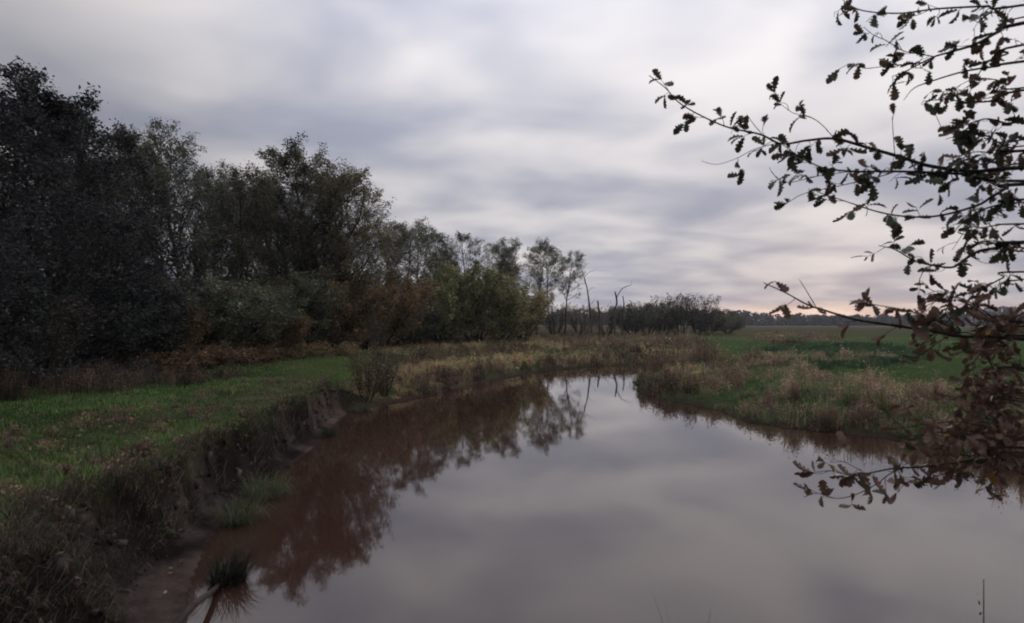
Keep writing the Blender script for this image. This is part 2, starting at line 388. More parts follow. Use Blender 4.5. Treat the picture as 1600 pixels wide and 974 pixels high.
# ------------------------------------------------------------------ trees
class Plant:
    """grows a skeleton; lists of (points, radii, level) and leaf anchor points"""
    def __init__(s, cfg, seed):
        s.c = cfg; s.r = np.random.default_rng(seed); s.polys = []; s.anchor = []; s.tones = []; s.tone = 1.0
        for k in range(cfg.get('stems', 1)):
            st = cfg.get('stem_spread', 0)
            az = s.r.uniform(0, 2 * np.pi) if cfg.get('stems', 1) == 1 else k * 2.4 + s.r.normal(0, .3)
            tilt = st * s.r.uniform(0.3, 1.0) + cfg.get('tilt', 0)
            d = np.array([math.cos(az) * math.sin(tilt), math.sin(az) * math.sin(tilt), math.cos(tilt)])
            base = np.array([math.cos(az), math.sin(az), 0]) * cfg.get('base_r', 0) * s.r.uniform(0.2, 1)
            s.grow(base + [0, 0, -0.08 * cfg['H'] * .3], d, cfg['H'] * s.r.uniform(0.82, 1.0) if cfg.get('stems', 1) > 1 else cfg['H'], cfg['r0'], 0)
    def grow(s, p, d, Ln, r, lev):
        c, rg = s.c, s.r
        n = (12, 7, 5, 4, 3)[lev]
        if lev == 2 or (lev == 1 and c['levels'] == 2): s.tone = float(np.clip(rg.normal(1, .33), .45, 1.9))
        pts = [p]; step = Ln / n; d0 = d
        for i in range(n):
            d = d + rg.normal(0, c['wob'][lev], 3); d[2] += c['trop'][lev]
            d = d / np.linalg.norm(d); p = p + d * step; pts.append(p)
        pts = np.array(pts); tt = np.linspace(0, 1, n + 1)
        rad = r * (1 - tt * c['taper'][lev]); s.polys.append((pts, rad, lev))
        ml = c['levels']
        if lev < ml:
            k = c['n'][lev]
            if lev > 0: k = max(2, int(round(k * s.r.uniform(.75, 1.25))))
            st = c['start'][lev]
            ts = st + (1 - st) * (np.arange(k) + rg.uniform(0, 1, k)) / k
            az0 = rg.uniform(0, 6.28)
            for q, t in enumerate(ts):
                f = t * n; i = min(int(f), n - 1); pp = pts[i] + (pts[i + 1] - pts[i]) * (f - i)
                dd = pts[i + 1] - pts[i]; dd = dd / np.linalg.norm(dd)
                a = np.cross(dd, [0.3, 0.5, 0.81]); a /= np.linalg.norm(a); b = np.cross(dd, a)
                az = az0 + q * 2.4 + rg.normal(0, .5); an = c['ang'][lev] * rg.uniform(.7, 1.25)
                nd = dd * math.cos(an) + (a * math.cos(az) + b * math.sin(az)) * math.sin(an)
                if lev == 0:
                    u_ = (t - st) / (1 - st + 1e-6)
                    sh = np.interp(u_, [0, .3, .6, 1], c['shape'])
                    Lc = c['H'] * c['ratio'][0] * sh * rg.uniform(.85, 1.12)
                else: Lc = Ln * c['ratio'][lev] * (1.1 - 0.6 * t) * rg.uniform(.7, 1.25)
                rc = max(np.interp(t, tt, rad) * c['rr'][lev], 0.004)
                s.grow(pp, nd, Lc, rc, lev + 1)
        if lev >= ml - 1:
            m = c['leaves'][0 if lev == ml else 1]
            if m:
                f = rg.uniform(0.15, 1.0, m) * n; i = np.minimum(f.astype(int), n - 1)
                s.anchor.append(pts[i] + (pts[i + 1] - pts[i]) * (f - i)[:, None] + rg.normal(0, c['scat'], (m, 3))); s.tones.append(np.full(m, s.tone))
    def meshes(s, name, mbark, mleaf, palette, weights=None):
        wood, crown = Buf(), Buf()
        sd = s.c.get('sides', (8, 5, 3, 3, 3))
        for pts, rad, lev in s.polys:
            if lev == 3: pts, rad = pts[::2], rad[::2]
            V, Q = tube(pts, rad, sd[lev])
            wood.add(V, None, Q)
        wm = wood.mesh(name + '_wood', mbark, True)
        cm = None
        if s.anchor:
            A = np.concatenate(s.anchor)
            keep_ = A[:, 2] > 0.02 * s.c['H']; A = A[keep_]; tn_ = np.concatenate(s.tones)[keep_][:, None]
            global rng
            V, Q, cc = cards(A, s.c['leaf'] * rng.uniform(.5, 1.6, len(A)), pal(len(A), palette, .25, weights) * tn_, flat=0.25, asp=0.62)
            cm = mesh_from(name + '_leaves', V, quads=Q, col=cc, mat=mleaf)
        s.top = max(p[0][:, 2].max() for p in s.polys)
        return wm, cm, s.top
D3 = dict(taper=(.88, .8, .8, .7), wob=(.05, .10, .14, .18), rr=(.50, .55, .6), start=(.3, .2, .15))
OAK = dict(D3, H=10, r0=.22, levels=3, n=(30, 9, 9), ang=(.80, .65, .7), ratio=(.43, .50, .5), shape=(.95, 1.05, .95, .5), trop=(.02, .08, .05, .02), leaves=(13, 4), scat=.10, leaf=.046, start=(.22, .2, .15))
BROAD = dict(D3, H=10, r0=.17, levels=3, n=(30, 9, 9), ang=(.68, .62, .7), ratio=(.36, .5, .5), shape=(1.0, 1.0, .95, .55), trop=(.02, .08, .05, .02), leaves=(11, 3), scat=.10, leaf=.044, start=(.25, .2, .15))
ALDER = dict(D3, H=10, r0=.11, levels=3, n=(28, 7, 7), ang=(.80, .65, .7), ratio=(.25, .5, .5), shape=(.8, 1.0, .95, .45), trop=(.02, .04, .02, .0), leaves=(6, 1), scat=.10, leaf=.044, start=(.46, .25, .2), wob=(.035, .12, .16, .2))
DENSE = dict(D3, H=9, r0=.15, levels=3, n=(34, 8, 7), ang=(1.2, .7, .8), ratio=(.36, .5, .5), shape=(1.1, 1.0, .8, .35), trop=(.02, .01, .0, -.02), leaves=(17, 4), scat=.10, leaf=.042, start=(.05, .2, .15))
BUSH = dict(D3, H=4, r0=.045, levels=2, stems=11, stem_spread=.75, base_r=.35, n=(11, 8), ang=(.65, .7), ratio=(.34, .5), shape=(1, 1, .9, .5), trop=(.03, .03, .0), leaves=(20, 8), scat=.11, leaf=.05, start=(.12, .1))
TWIGGY = dict(D3, H=4, r0=.035, levels=2, stems=13, stem_spread=.6, base_r=.3, n=(12, 8), ang=(.5, .55), ratio=(.36, .5), shape=(1, 1, .9, .5), trop=(.03, .04, .02), leaves=(2, 0), scat=.05, leaf=.045, start=(.2, .1))
LOW = dict(D3, H=1.4, r0=.012, levels=1, stems=42, stem_spread=1.1, base_r=.6, n=(7,), ang=(.8,), ratio=(.3,), shape=(1, 1, .9, .5), trop=(-.03, .0), leaves=(9, 4), scat=.07, leaf=.045, start=(.25,), sides=(3, 3))
DK = [(0.083, 0.1, 0.068), (0.103, 0.103, 0.062), (0.127, 0.1, 0.066), (0.062, 0.083, 0.068)]
BRN = [(0.182, 0.133, 0.075), (0.146, 0.124, 0.065), (0.111, 0.114, 0.062), (0.215, 0.137, 0.072)]
OLV = [(0.236, 0.223, 0.09), (0.173, 0.182, 0.077), (0.29, 0.217, 0.096), (0.128, 0.139, 0.07)]
GRN = [(0.173, 0.189, 0.085), (0.12, 0.149, 0.074), (0.238, 0.22, 0.101), (0.155, 0.135, 0.074)]
RST = [(0.24, 0.133, 0.078), (0.164, 0.099, 0.063), (0.266, 0.171, 0.095), (0.108, 0.076, 0.053)]
GRY = [(0.068, 0.057, 0.051), (0.09, 0.072, 0.06)]
VAR = {}
def variant(key, cfg, seed, palette, w=None, mbark=None):
    VAR[key] = Plant(cfg, seed).meshes(key, mbark or M_BARK, M_LEAF, palette, w)
variant('oak_a', OAK, 11, BRN[:3] + DK); variant('oak_b', OAK, 23, BRN + DK)
variant('broad_a', BROAD, 31, DK); variant('broad_b', BROAD, 35, DK + BRN[:1])
variant('alder_a', ALDER, 41, DK + BRN[1:3]); variant('alder_b', ALDER, 43, DK + OLV[1:2]); variant('alder_c', ALDER, 47, DK)
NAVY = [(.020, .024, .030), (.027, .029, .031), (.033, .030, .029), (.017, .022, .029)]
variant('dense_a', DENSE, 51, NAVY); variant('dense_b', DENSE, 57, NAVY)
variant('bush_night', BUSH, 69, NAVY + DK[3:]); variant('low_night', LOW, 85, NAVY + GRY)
variant('bush_green', BUSH, 61, GRN + OLV[:2]); variant('bush_olive', BUSH, 63, OLV + BRN[3:]); variant('bush_brown', BUSH, 65, BRN + RST[:3]); variant('bush_dark', BUSH, 67, DK + OLV[3:])
variant('twiggy_a', TWIGGY, 71, GRY); variant('twiggy_b', TWIGGY, 73, BRN)
variant('low_rust', LOW, 81, RST); variant('low_dry', LOW, 83, RST + OLV[:2])

def plant(name, key, px, Yd, ytop, label, cat, group=None, wide=1.0, rot=None):
    x = (px - 800) / F * Yd
    zg = float(ground_z([x], [Yd])[0])
    ztop = EYE - (ytop - HZ) / F * Yd
    wm, cm, top = VAR[key]
    s = (ztop - zg) / top
    o = empty(name, (x, Yd, zg), label, cat, group)
    o.rotation_euler = (0, 0, random.uniform(0, 6.28) if rot is None else rot); o.scale = (s * wide, s * wide, s)
    isb = cat in ('shrub', 'bush', 'bracken')
    obj('stems' if isb else 'trunk', wm, o)
    if cm: obj('foliage' if isb else 'crown', cm, o)
    return o
G1 = 'trees along the edge of the wood'
TREES = [
 ('dense_tree', 'dense_b', -150, 8.8, 170, 'black-leaved tree added to shade the lawn at the very edge of the wood', 1.1),  # stands mostly out of view, put in to darken the near left bank
 ('dense_tree', 'dense_a', -500, 5.6, -80, 'dark unseen tree added at the end of the wood to shade the near bank', 1.2),  # out of view, added for the shade it throws on the bank
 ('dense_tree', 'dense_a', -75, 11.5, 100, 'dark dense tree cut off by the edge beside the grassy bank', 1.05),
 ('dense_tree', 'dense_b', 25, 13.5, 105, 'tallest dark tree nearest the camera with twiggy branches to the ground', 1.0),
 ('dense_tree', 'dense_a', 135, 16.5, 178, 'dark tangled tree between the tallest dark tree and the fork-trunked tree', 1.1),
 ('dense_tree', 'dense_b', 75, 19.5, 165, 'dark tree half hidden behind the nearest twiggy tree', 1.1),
 ('broadleaf_tree', 'broad_a', 290, 21.5, 180, 'round-crowned dark tree with fine twigs rising over rusty undergrowth', 1.05),
 ('broadleaf_tree', 'broad_b', 205, 24, 200, 'dark tree in the second row left of the round-crowned tree', 1.0),
 ('broadleaf_tree', 'broad_b', 372, 24.5, 255, 'shorter dark tree in the gap before the big oak', 1.0),
 ('broadleaf_tree', 'broad_a', 340, 31, 270, 'dark tree behind the gap between round-crowned tree and big oak', 1.0),
 ('oak_tree', 'oak_a', 500, 27.5, 215, 'big broad brown-leaved oak towering over the middle of the wood', 1.12),
 ('oak_tree', 'oak_b', 560, 33, 345, 'lower brown oak leaning out behind the big oak towards the river bend', 0.9),
 ('oak_tree', 'oak_b', 528, 29.5, 262, 'broad brown oak crowding the right side of the big oak', 1.1),
 ('broadleaf_tree', 'broad_b', 445, 29, 270, 'dark tree close against the left side of the big oak', 1.1),
 ('broadleaf_tree', 'broad_a', 440, 35, 300, 'dark tree showing behind the left side of the big oak', 1.0),
 ('alder_tree', 'alder_a', 622, 36, 340, 'slender alder just past the brown oaks', 1.3),
 ('alder_tree', 'alder_b', 655, 40, 346, 'second slender alder past the brown oaks', 1.3),
 ('alder_tree', 'alder_c', 698, 43, 350, 'slender dark alder standing behind the green willow bushes', 1.3),
 ('alder_tree', 'alder_a', 738, 46, 362, 'bushy-topped alder right above the tallest green willow bush', 1.3),
 ('alder_tree', 'alder_b', 772, 49, 370, 'slender alder above the olive bushes, left of the open gap', 1.3),
 ('alder_tree', 'alder_c', 804, 51, 376, 'alder at the end of the unbroken wood above the olive bushes', 1.2),
 ('alder_tree', 'alder_a', 838, 54, 376, 'first of the three tall bare-stemmed alders at the end of the wood', 1.15),
 ('alder_tree', 'alder_c', 862, 57, 371, 'middle and tallest of the three bare-stemmed alders at the end of the wood', 1.15),
 ('alder_tree', 'alder_b', 882, 57, 392, 'last of the three bare-stemmed alders, beside the dead trees', 1.1),
 ('broadleaf_tree', 'broad_b', 600, 46, 345, 'dark tree deep in the wood behind the first slender alder', 1.0),
 ('broadleaf_tree', 'broad_a', 715, 60, 385, 'dark tree deep in the wood behind the willow bushes', 1.0),
 ('broadleaf_tree', 'broad_b', 790, 66, 400, 'low dark tree deep in the wood behind the olive bushes', 1.0),
 ('broadleaf_tree', 'broad_b', 140, 30, 240, 'dark tree deep in the wood behind the tangled tree', 1.1),
 ('broadleaf_tree', 'broad_a', 520, 42, 330, 'dark tree deep in the wood behind the big oak trunk', 1.1),
]
for nme, key, px, Yd, yt, lab, wd in TREES:
    plant(nme, key, px, Yd, yt, lab, 'tree', G1, wd)
G2 = 'bushes under the edge of the wood'
BUSHES = [
 ('shrub', 'bush_night', -40, 10.6, 440, 'black-green bush at the foot of the tree cut off by the edge', 1.2),
 ('shrub', 'twiggy_a', 50, 11.6, 455, 'bare grey twiggy bush under the tallest dark tree', 1.4),
 ('shrub', 'bush_night', 115, 13.6, 450, 'dark bush below the tangled tree beside the lawn', 1.3),
 ('shrub', 'bush_night', 195, 15.8, 440, 'dark bush between the tangled tree and the rusty bracken', 1.3),
 ('shrub', 'bush_brown', 255, 17.6, 470, 'rust-brown bush under the left side of the round-crowned tree', 1.2),
 ('shrub', 'bush_dark', 315, 19.5, 430, 'dull grey-green bush under the round-crowned tree', 1.2),
 ('shrub', 'bush_dark', 375, 21, 445, 'dark green bush below the gap before the big oak', 1.2),
 ('shrub', 'bush_brown', 425, 22.5, 490, 'brown bush in front of the big oak on its left side', 1.2),
 ('shrub', 'bush_dark', 455, 24.5, 420, 'tall dark bush at the foot of the big oak', 1.1),
 ('shrub', 'bush_brown', 540, 27.0, 440, 'tall brown bush right of the big oak trunk', 1.1),
 ('shrub', 'bush_brown', 590, 30.5, 430, 'tall rust-brown bush below the lower brown oak', 1.1),
 ('shrub', 'bush_dark', 640, 34, 460, 'dark bush at the foot of the slender alders', 1.2),
 ('shrub', 'bush_green', 690, 36.5, 425, 'green willow bush, first of the two tall ones by the pale straw bank', 1.1),
 ('shrub', 'bush_green', 742, 39.5, 410, 'tallest green willow bush in front of the alders', 1.1),
 ('shrub', 'bush_olive', 782, 43, 440, 'olive bush between the tallest willow and the brown-olive bush', 1.2),
 ('shrub', 'bush_olive', 816, 46, 448, 'brown-olive bush at the end of the unbroken wood', 1.0),
 ('shrub', 'bush_dark', 560, 36, 420, 'dark bush in the shade behind the tall brown bushes', 1.4),
 ('shrub', 'bush_night', 300, 26, 430, 'dark bush deep behind the round-crowned tree', 1.6),
 ('shrub', 'bush_night', 180, 21, 420, 'dark bush deep behind the tangled tree', 1.6),
 ('shrub', 'bush_dark', 490, 34, 430, 'dark bush in the shade behind the big oak trunk', 1.6),
 ('shrub', 'bush_dark', 680, 50, 440, 'dark bush deep behind the first green willow', 1.8),
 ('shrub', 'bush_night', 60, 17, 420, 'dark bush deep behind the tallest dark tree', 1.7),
 ('shrub', 'twiggy_b', 868, 56, 470, 'thin brown bush between the stems of the three alders', 1.3),
]
for nme, key, px, Yd, yt, lab, wd in BUSHES:
    plant(nme, key, px, Yd, yt, lab, 'shrub', G2, wd)
G3 = 'low bracken along the lawn'
for px, Yd, yt, key, lab in [
 (300, 17.3, 538, 'low_rust', 'rusty bracken clump bordering the lawn below the grey-green bush'),
 (345, 18.3, 536, 'low_rust', 'rusty bracken clump bordering the lawn below the dark green bush'),
 (240, 15.9, 545, 'low_rust', 'rusty bracken clump bordering the lawn below the rust-brown bush'),
 (400, 20.2, 538, 'low_rust', 'rusty bracken clump on the lawn edge left of the big oak'),
 (465, 22.0, 535, 'low_dry', 'dry bracken clump on the lawn edge in front of the big oak'),
 (520, 24.0, 532, 'low_dry', 'dry bracken clump at the far corner of the lawn'),
 (180, 13.6, 556, 'low_night', 'dark dull bracken clump in the dark edge of the lawn'),
 (120, 11.8, 566, 'low_night', 'dark weeds at the darkest edge of the lawn')]:
    plant('bracken', key, px, Yd, yt, lab, 'bracken', G3, 1.4)
G4 = 'distant hedge beyond the dead trees'
for px, Yd, yt, key, wd, lab in [
 (905, 64, 474, 'twiggy_b', 1.6, 'thin brown bush at the foot of the first dead tree'),
 (948, 68, 476, 'twiggy_a', 1.8, 'thin bush between the dead stems'),
 (990, 74, 474, 'bush_dark', 1.3, 'dark hedge bush right after the dead trees'),
 (1012, 78, 468, 'twiggy_b', 1.5, 'brownish thin bush in the distant hedge before the round bare one'),
 (1036, 80, 472, 'bush_dark', 1.2, 'dark low bush in the distant hedge left of the round bare one'),
 (1062, 78, 456, 'twiggy_a', 1.35, 'tall round bare bush rising from the distant hedge'),
 (1088, 80, 458, 'twiggy_a', 1.3, 'tall bare bush right beside the round bare one in the distant hedge'),
 (1108, 84, 480, 'bush_dark', 1.5, 'dark bush near the end of the distant hedge'),
 (1136, 92, 492, 'bush_dark', 1.8, 'last low dark bush of the distant hedge beside the open field')]:
    plant('hedge_bush', key, px, Yd, yt, lab, 'shrub', G4, wd)
plant('bare_bush', 'twiggy_b', 572, 14.75, 535, 'bare brown bush at the corner of the high bank by the water', 'shrub', None, 1.0)
plant('bare_bush', 'twiggy_a', 600, 15.9, 545, 'thin bare bush just past the corner of the high bank', 'shrub', None, 1.0)
plant('sapling', 'twiggy_a', 588, 17.5, 490, 'thin pale sapling behind the bare brown bush', 'sapling', None, 0.35)

# dead trees: each grown along its own outline
def dead(name, paths, Yd, label):
    b0 = at(*paths[0][0][0], Yd); x, y = b0[0], Yd
    zg = float(ground_z([x], [y])[0])
    o = empty(name, (x, y, zg), label, 'dead tree', 'dead trees past the end of the wood')
    for k, (pp, r0, r1, nm) in enumerate(paths):
        P = np.array([at(a, b, Yd + (0.12 * math.sin(i * 1.7 + k) if i else 0)) for i, (a, b) in enumerate(pp)]) - [x, y, zg]
        if k == 0: P[0][2] = -0.1
        S = spline(P, 5); S += rng.normal(0, .012, S.shape)
        V, Q = tube(S, np.linspace(r0, r1, len(S)) * .62 * (1 + rng.normal(0, .08, len(S))), 7)
        b = Buf(); b.add(V, None, Q); obj(nm, b.mesh(nm, M_DEAD, True), o)
YD = 58
dead('dead_tree', [([(925, 522), (922, 488), (920, 470), (917, 450), (912, 432)], .20, .07, 'trunk'), ([(912, 432), (908, 420), (902, 416)], .06, .02, 'branch'),
     ([(912, 434), (920, 426), (927, 424)], .045, .015, 'branch'), ([(919, 455), (925, 450), (931, 450)], .04, .012, 'branch'), ([(908, 420), (910, 412)], .02, .01, 'branch'), ([(914, 440), (905, 434), (897, 436)], .03, .01, 'branch'), ([(927, 424), (931, 418)], .02, .01, 'branch'), ([(921, 478), (928, 470), (931, 462)], .03, .01, 'branch')], YD,
     'tall slim dead tree with a twiggy top, nearest the alders')
dead('dead_tree', [([(937, 524), (937, 495), (935, 480), (934, 470)], .24, .12, 'trunk'), ([(938, 494), (946, 482), (955, 472)], .05, .015, 'branch')], YD + 1, 'short thick dead stump with one thin side branch')
dead('dead_tree', [([(961, 524), (960, 490), (964, 472), (961, 456)], .19, .13, 'trunk'), ([(963, 466), (970, 454), (978, 448), (986, 446)], .08, .04, 'branch'), ([(986, 446), (987, 439)], .03, .015, 'branch')], YD + 0.5,
     'crooked dead tree with a long branch arching to the right')
dead('dead_tree', [([(973, 524), (973, 495), (975, 478), (973, 463)], .14, .09, 'trunk'), ], YD + 1.5, 'plain broken dead pole right of the crooked dead tree')
dead('dead_tree', [([(914, 523), (914, 500), (912, 478)], .10, .05, 'trunk')], YD + 2, 'small dead pole left of the tall slim dead tree')

# the far wood: one mass
def far_wood():
    b = Buf(); cs = []
    n = 560
    xs = np.sort(rng.uniform(0, 420, n)); 
    for x in xs:
        y = 330 + rng.uniform(-12, 25) - 0.10 * max(0, x - 200)
        h = rng.uniform(5.0, 8.6) * (1 + 0.25 * math.sin(x * 0.021) + 0.45 * sstep(230, 300, x))
        w = h * rng.uniform(.35, .55)
        k = 110
        t = rng.uniform(0.0, 1, k)
        a = rng.uniform(0, 6.28, k); rr = w * np.sqrt(rng.uniform(0, 1, k)) * np.sqrt(np.clip(1 - (t - .45) ** 2 / .32, 0.02, 1))
        c = np.stack([x + rr * np.cos(a), y + rr * np.sin(a), 0.6 + t * h], 1)
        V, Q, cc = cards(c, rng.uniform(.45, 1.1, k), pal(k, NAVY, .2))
        b.add(V, None, Q, cc)
        V, Q = tube([(x, y, 0.3), (x, y, h * .8)], [.2, .06], 4); b.add(V, None, Q, np.full((len(V), 3), .03))
    return b.mesh('far_wood', M_LEAF)
tag(obj('treeline', far_wood()), 'dark line of distant woods along the horizon', 'woods', kind='stuff')

# ------------------------------------------------------------------ grass and herbs
def sample(n, x0, x1, y0, y1, power=2.0):
    """points in a box, thinned with distance"""
    if power == 0: y = rng.uniform(y0, y1, n)
    else:
        a = 1 - power; uu = rng.uniform(0, 1, n)
        y = (y0 ** a + uu * (y1 ** a - y0 ** a)) ** (1 / a) if a != 0 else y0 * (y1 / y0) ** uu
    return rng.uniform(x0, x1, n), y
def place(x, y, keep):
    x, y = x[keep], y[keep]
    return np.stack([x, y, ground_z(x, y) - 0.01], 1)

# lawn on the high bank
x, y = sample(250000, -14, 0, 2.4, 27, 1.2)
z, d, st, prof, ws = ground_parts(x, y)
fi = forest_in(x, y)
dens = fbm(x * 1.3, y * 1.3, 70, 3)
k = (np.abs(x) < 1.02 * y + 1.5) & (d > 0.03) & (((st > 0.3) & (prof > 0.93)) | ((x < -4.3) & (y > 13.5) & (d > .7))) & (x < .5) & (fi < 0.6 + (dens - .5) * 2) & (rng.uniform(0, 1, len(x)) < sstep(.25, .5, dens) * .7 + .3)
P = np.stack([x, y, z - .008], 1)[k]; n = len(P)
lo = fbm(P[:, 0] * .8, P[:, 1] * .8, 75, 3)
cl = pal(n, [(.085, .175, .045), (.115, .205, .058), (.060, .130, .038), (.15, .17, .075), (.12, .20, .065)], .2) * (.6 + .8 * lo)[:, None]
edge_dry = sstep(1.1, .2, d[k])[:, None]
cl = cl * (1 - edge_dry * .35) + np.array([.12, .10, .055]) * edge_dry * .35
V, T, cc = blades(P, rng.uniform(.025, .085, n) * (.4 + 1.3 * lo), .0036 + .0007 * P[:, 1], rng.uniform(.1, 1.1, n), cl)
tag(obj('grass', mesh_from('lawn_grass', V, T, col=cc, mat=M_GRASS)), 'short green lawn grass on top of the high river bank', 'grass', kind='stuff')

# dry grass and roots hanging on the eroded bank
x, y = sample(260000, -6, 0.5, 2.3, 16, 1.5)
z, d, st, prof, ws = ground_parts(x, y)
cl_n = fbm(x * 2.2, y * 2.2, 77, 3)
k = (d > 0.05) & (st > .4) & (prof < 0.97) & (prof > .12) & (rng.uniform(0, 1, len(x)) < sstep(.40, .62, cl_n) * .45 + .04 + .75 * sstep(.72, .95, prof))
P = np.stack([x, y, z], 1)[k]; n = len(P)
cl = pal(n, [(.085, .066, .054), (.055, .044, .038), (.045, .056, .030), (.15, .12, .095), (.030, .034, .024)], .25)
V, T, cc = blades(P, rng.uniform(.06, .26, n), .0028 + .0006 * P[:, 1], rng.uniform(.5, 1.9, n), cl, az=rng.normal(-0.25, .9, n))
tag(obj('bank_grass', mesh_from('bank_grass', V, T, col=cc, mat=M_DRY)), 'dry grass hanging over the eroded earth face of the high bank', 'grass', kind='stuff')

# clumps of grass and herbs on the low banks
GREENS = [(0.124, 0.15, 0.079), (0.168, 0.187, 0.106), (0.088, 0.111, 0.067)]
OLIVES = [(0.195, 0.188, 0.085), (0.144, 0.146, 0.072), (0.254, 0.22, 0.118)]
STRAWS = [(0.494, 0.37, 0.195), (0.364, 0.273, 0.15), (0.585, 0.455, 0.26)]
BROWNS = [(0.18, 0.124, 0.096), (0.125, 0.088, 0.072), (0.235, 0.162, 0.124)]
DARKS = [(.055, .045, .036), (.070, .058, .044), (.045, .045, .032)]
PINKS = [(0.318, 0.223, 0.164), (0.225, 0.16, 0.117), (0.393, 0.292, 0.22)]
def clumps(name, label, n, box, power, keep, types, hfun, rad=.22, nb=70, patch=.6, seed=1, ref=10.0):
    """types: (share, blade colours, herb colours, share of herbs, height factor)"""
    x, y = sample(n, *box, power)
    z, d, st, prof, ws = ground_parts(x, y)
    k = keep(x, y, d, st, ws) & (d > 0.02)
    k &= np.abs(x) < 1.02 * y + 2.0                     # a little more than the lens takes in
    x, y, d = x[k], y[k], d[k]; n = len(x)
    tn = fbm(x * patch, y * patch, seed, 3) + rng.normal(0, .11, n)
    order = np.argsort(np.argsort(tn)) / max(n - 1, 1)
    cum = np.cumsum([float(t[0]) for t in types]); cum /= cum[-1]
    ty = np.minimum(np.searchsorted(cum, order), len(types) - 1)
    hm = np.array([t[4] for t in types])[ty]
    h = hfun(x, y, d) * hm * rng.uniform(.5, 1.45, n)
    r = rad * rng.choice([.45, .8, 1.0, 1.4, 2.1], n) * rng.uniform(.8, 1.2, n) * (.6 + .03 * y)
    cnt = np.maximum((nb * np.clip(ref / y, .12, 1.5) * rng.uniform(.5, 1.5, n)).astype(int), 5)
    ix = np.repeat(np.arange(n), cnt); m = len(ix)
    a = rng.uniform(0, 6.28, m); q = np.sqrt(rng.uniform(0, 1, m)); rr = r[ix] * q
    px_, py_ = x[ix] + rr * np.cos(a), y[ix] + rr * np.sin(a)
    zz, dd = ground_parts(px_, py_)[:2]
    ok = dd > -.10
    ix, a, q, px_, py_, zz = ix[ok], a[ok], q[ok], px_[ok], py_[ok], zz[ok]; m = len(ix)
    P = np.stack([px_, py_, np.maximum(zz, -.02) - .02], 1)
    hh = h[ix] * (1 - .5 * q * q) * rng.uniform(.55, 1.15, m)
    lean = np.clip(.1 + .85 * q + rng.normal(0, .2, m), .02, 1.6); az = a + rng.normal(0, .5, m)
    tone = (1 + rng.normal(0, .16, n))[ix][:, None]
    tyx = ty[ix]; herb = rng.uniform(0, 1, m) < np.array([t[3] for t in types])[tyx]
    cb = np.zeros((m, 3)); ch = np.zeros((m, 3))
    for j, t in enumerate(types):
        w = tyx == j; cb[w] = pal(int(w.sum()), t[1]); ch[w] = pal(int(w.sum()), t[2])
    cb = np.clip(cb * tone, .005, .6); ch = np.clip(ch * tone, .005, .6)
    bf = Buf()
    g = ~herb
    V, T, cc = blades(P[g], hh[g], np.maximum(.0045, .00062 * P[g][:, 1]), lean[g], cb[g], az[g]); bf.add(V, T, None, cc)
    if herb.any():
        Ph = P[herb]; kk = 6
        V, T, Q, cc = herbs(Ph, hh[herb] * 1.1, kk, np.repeat(np.clip(.009 + .0009 * Ph[:, 1], .014, .05), kk), ch[herb] * .8, ch[herb], .035)
        bf.add(V, T, Q, cc)
    return tag(obj(name, bf.mesh(name, M_DRY)), label, 'vegetation', kind='stuff')
T_GRASS = (1, GREENS, OLIVES, .04, .85); T_OLIVE = (1, OLIVES + GREENS, OLIVES, .12, .9)
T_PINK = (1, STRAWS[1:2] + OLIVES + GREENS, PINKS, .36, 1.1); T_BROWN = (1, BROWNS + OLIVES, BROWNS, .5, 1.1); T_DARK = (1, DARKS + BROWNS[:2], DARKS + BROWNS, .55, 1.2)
T_STRAW = (1, STRAWS, STRAWS, .2, .8)
def share(t, w): return (w,) + t[1:]
# right bank, from the spit to the picture's edge
clumps('bank_herbs', 'clumped green grass and pinkish seed heads on the low right bank', 2600, (3.6, 26, 7.6, 34), 1.7,
       lambda x, y, d, st, ws: (st < .5) & (d < 5.0 + 2.0 * fbm(x * .5, y * .5, 90, 2)) & (y > 7.4) & (x > 3.5) & (y < 31),
       [share(T_GRASS, 2.8), share(T_OLIVE, 1.0), share(T_PINK, 1.0), share(T_BROWN, .35)],
       lambda x, y, d: (.20 + .34 * fbm(x * .9, y * .9, 91, 3)) * (1.15 - .06 * d), .24, 110, 1.3, 92, 11)
clumps('straw_patch', 'bright patch of pale trodden straw by the corner of the left bank', 620, (-4.6, 1.5, 14.8, 23.5), 0,
       lambda x, y, d, st, ws: (st < .75) & (d > .12 + .8 * sstep(-2.9, -2.3, x)) & (d < 2.6) & (x < .45 * (y - 15) + .2),
       [share(T_STRAW, 3), share(T_PINK, .6), share(T_BROWN, .4)], lambda x, y, d: .18 + .16 * fbm(x * .8, y * .8, 98, 2), .25, 70, .5, 99, 18)
clumps('bank_fringe', 'shaggy fringe of dry and green grass overhanging the lip of the high bank', 900, (-6, -1.5, 3.2, 15.5), .5,
       lambda x, y, d, st, ws: (st > .4) & (np.abs(ground_parts(x, y)[3] - .93) < .09),
       [(1, GREENS + DARKS, OLIVES, .0, 1), (.6, OLIVES + DARKS, OLIVES, .05, 1), (1.2, BROWNS[:2] + DARKS, BROWNS, .12, 1.0)], lambda x, y, d: .07 + .11 * fbm(x * .9, y * .9, 171, 2), .10, 60, .6, 172, 8)
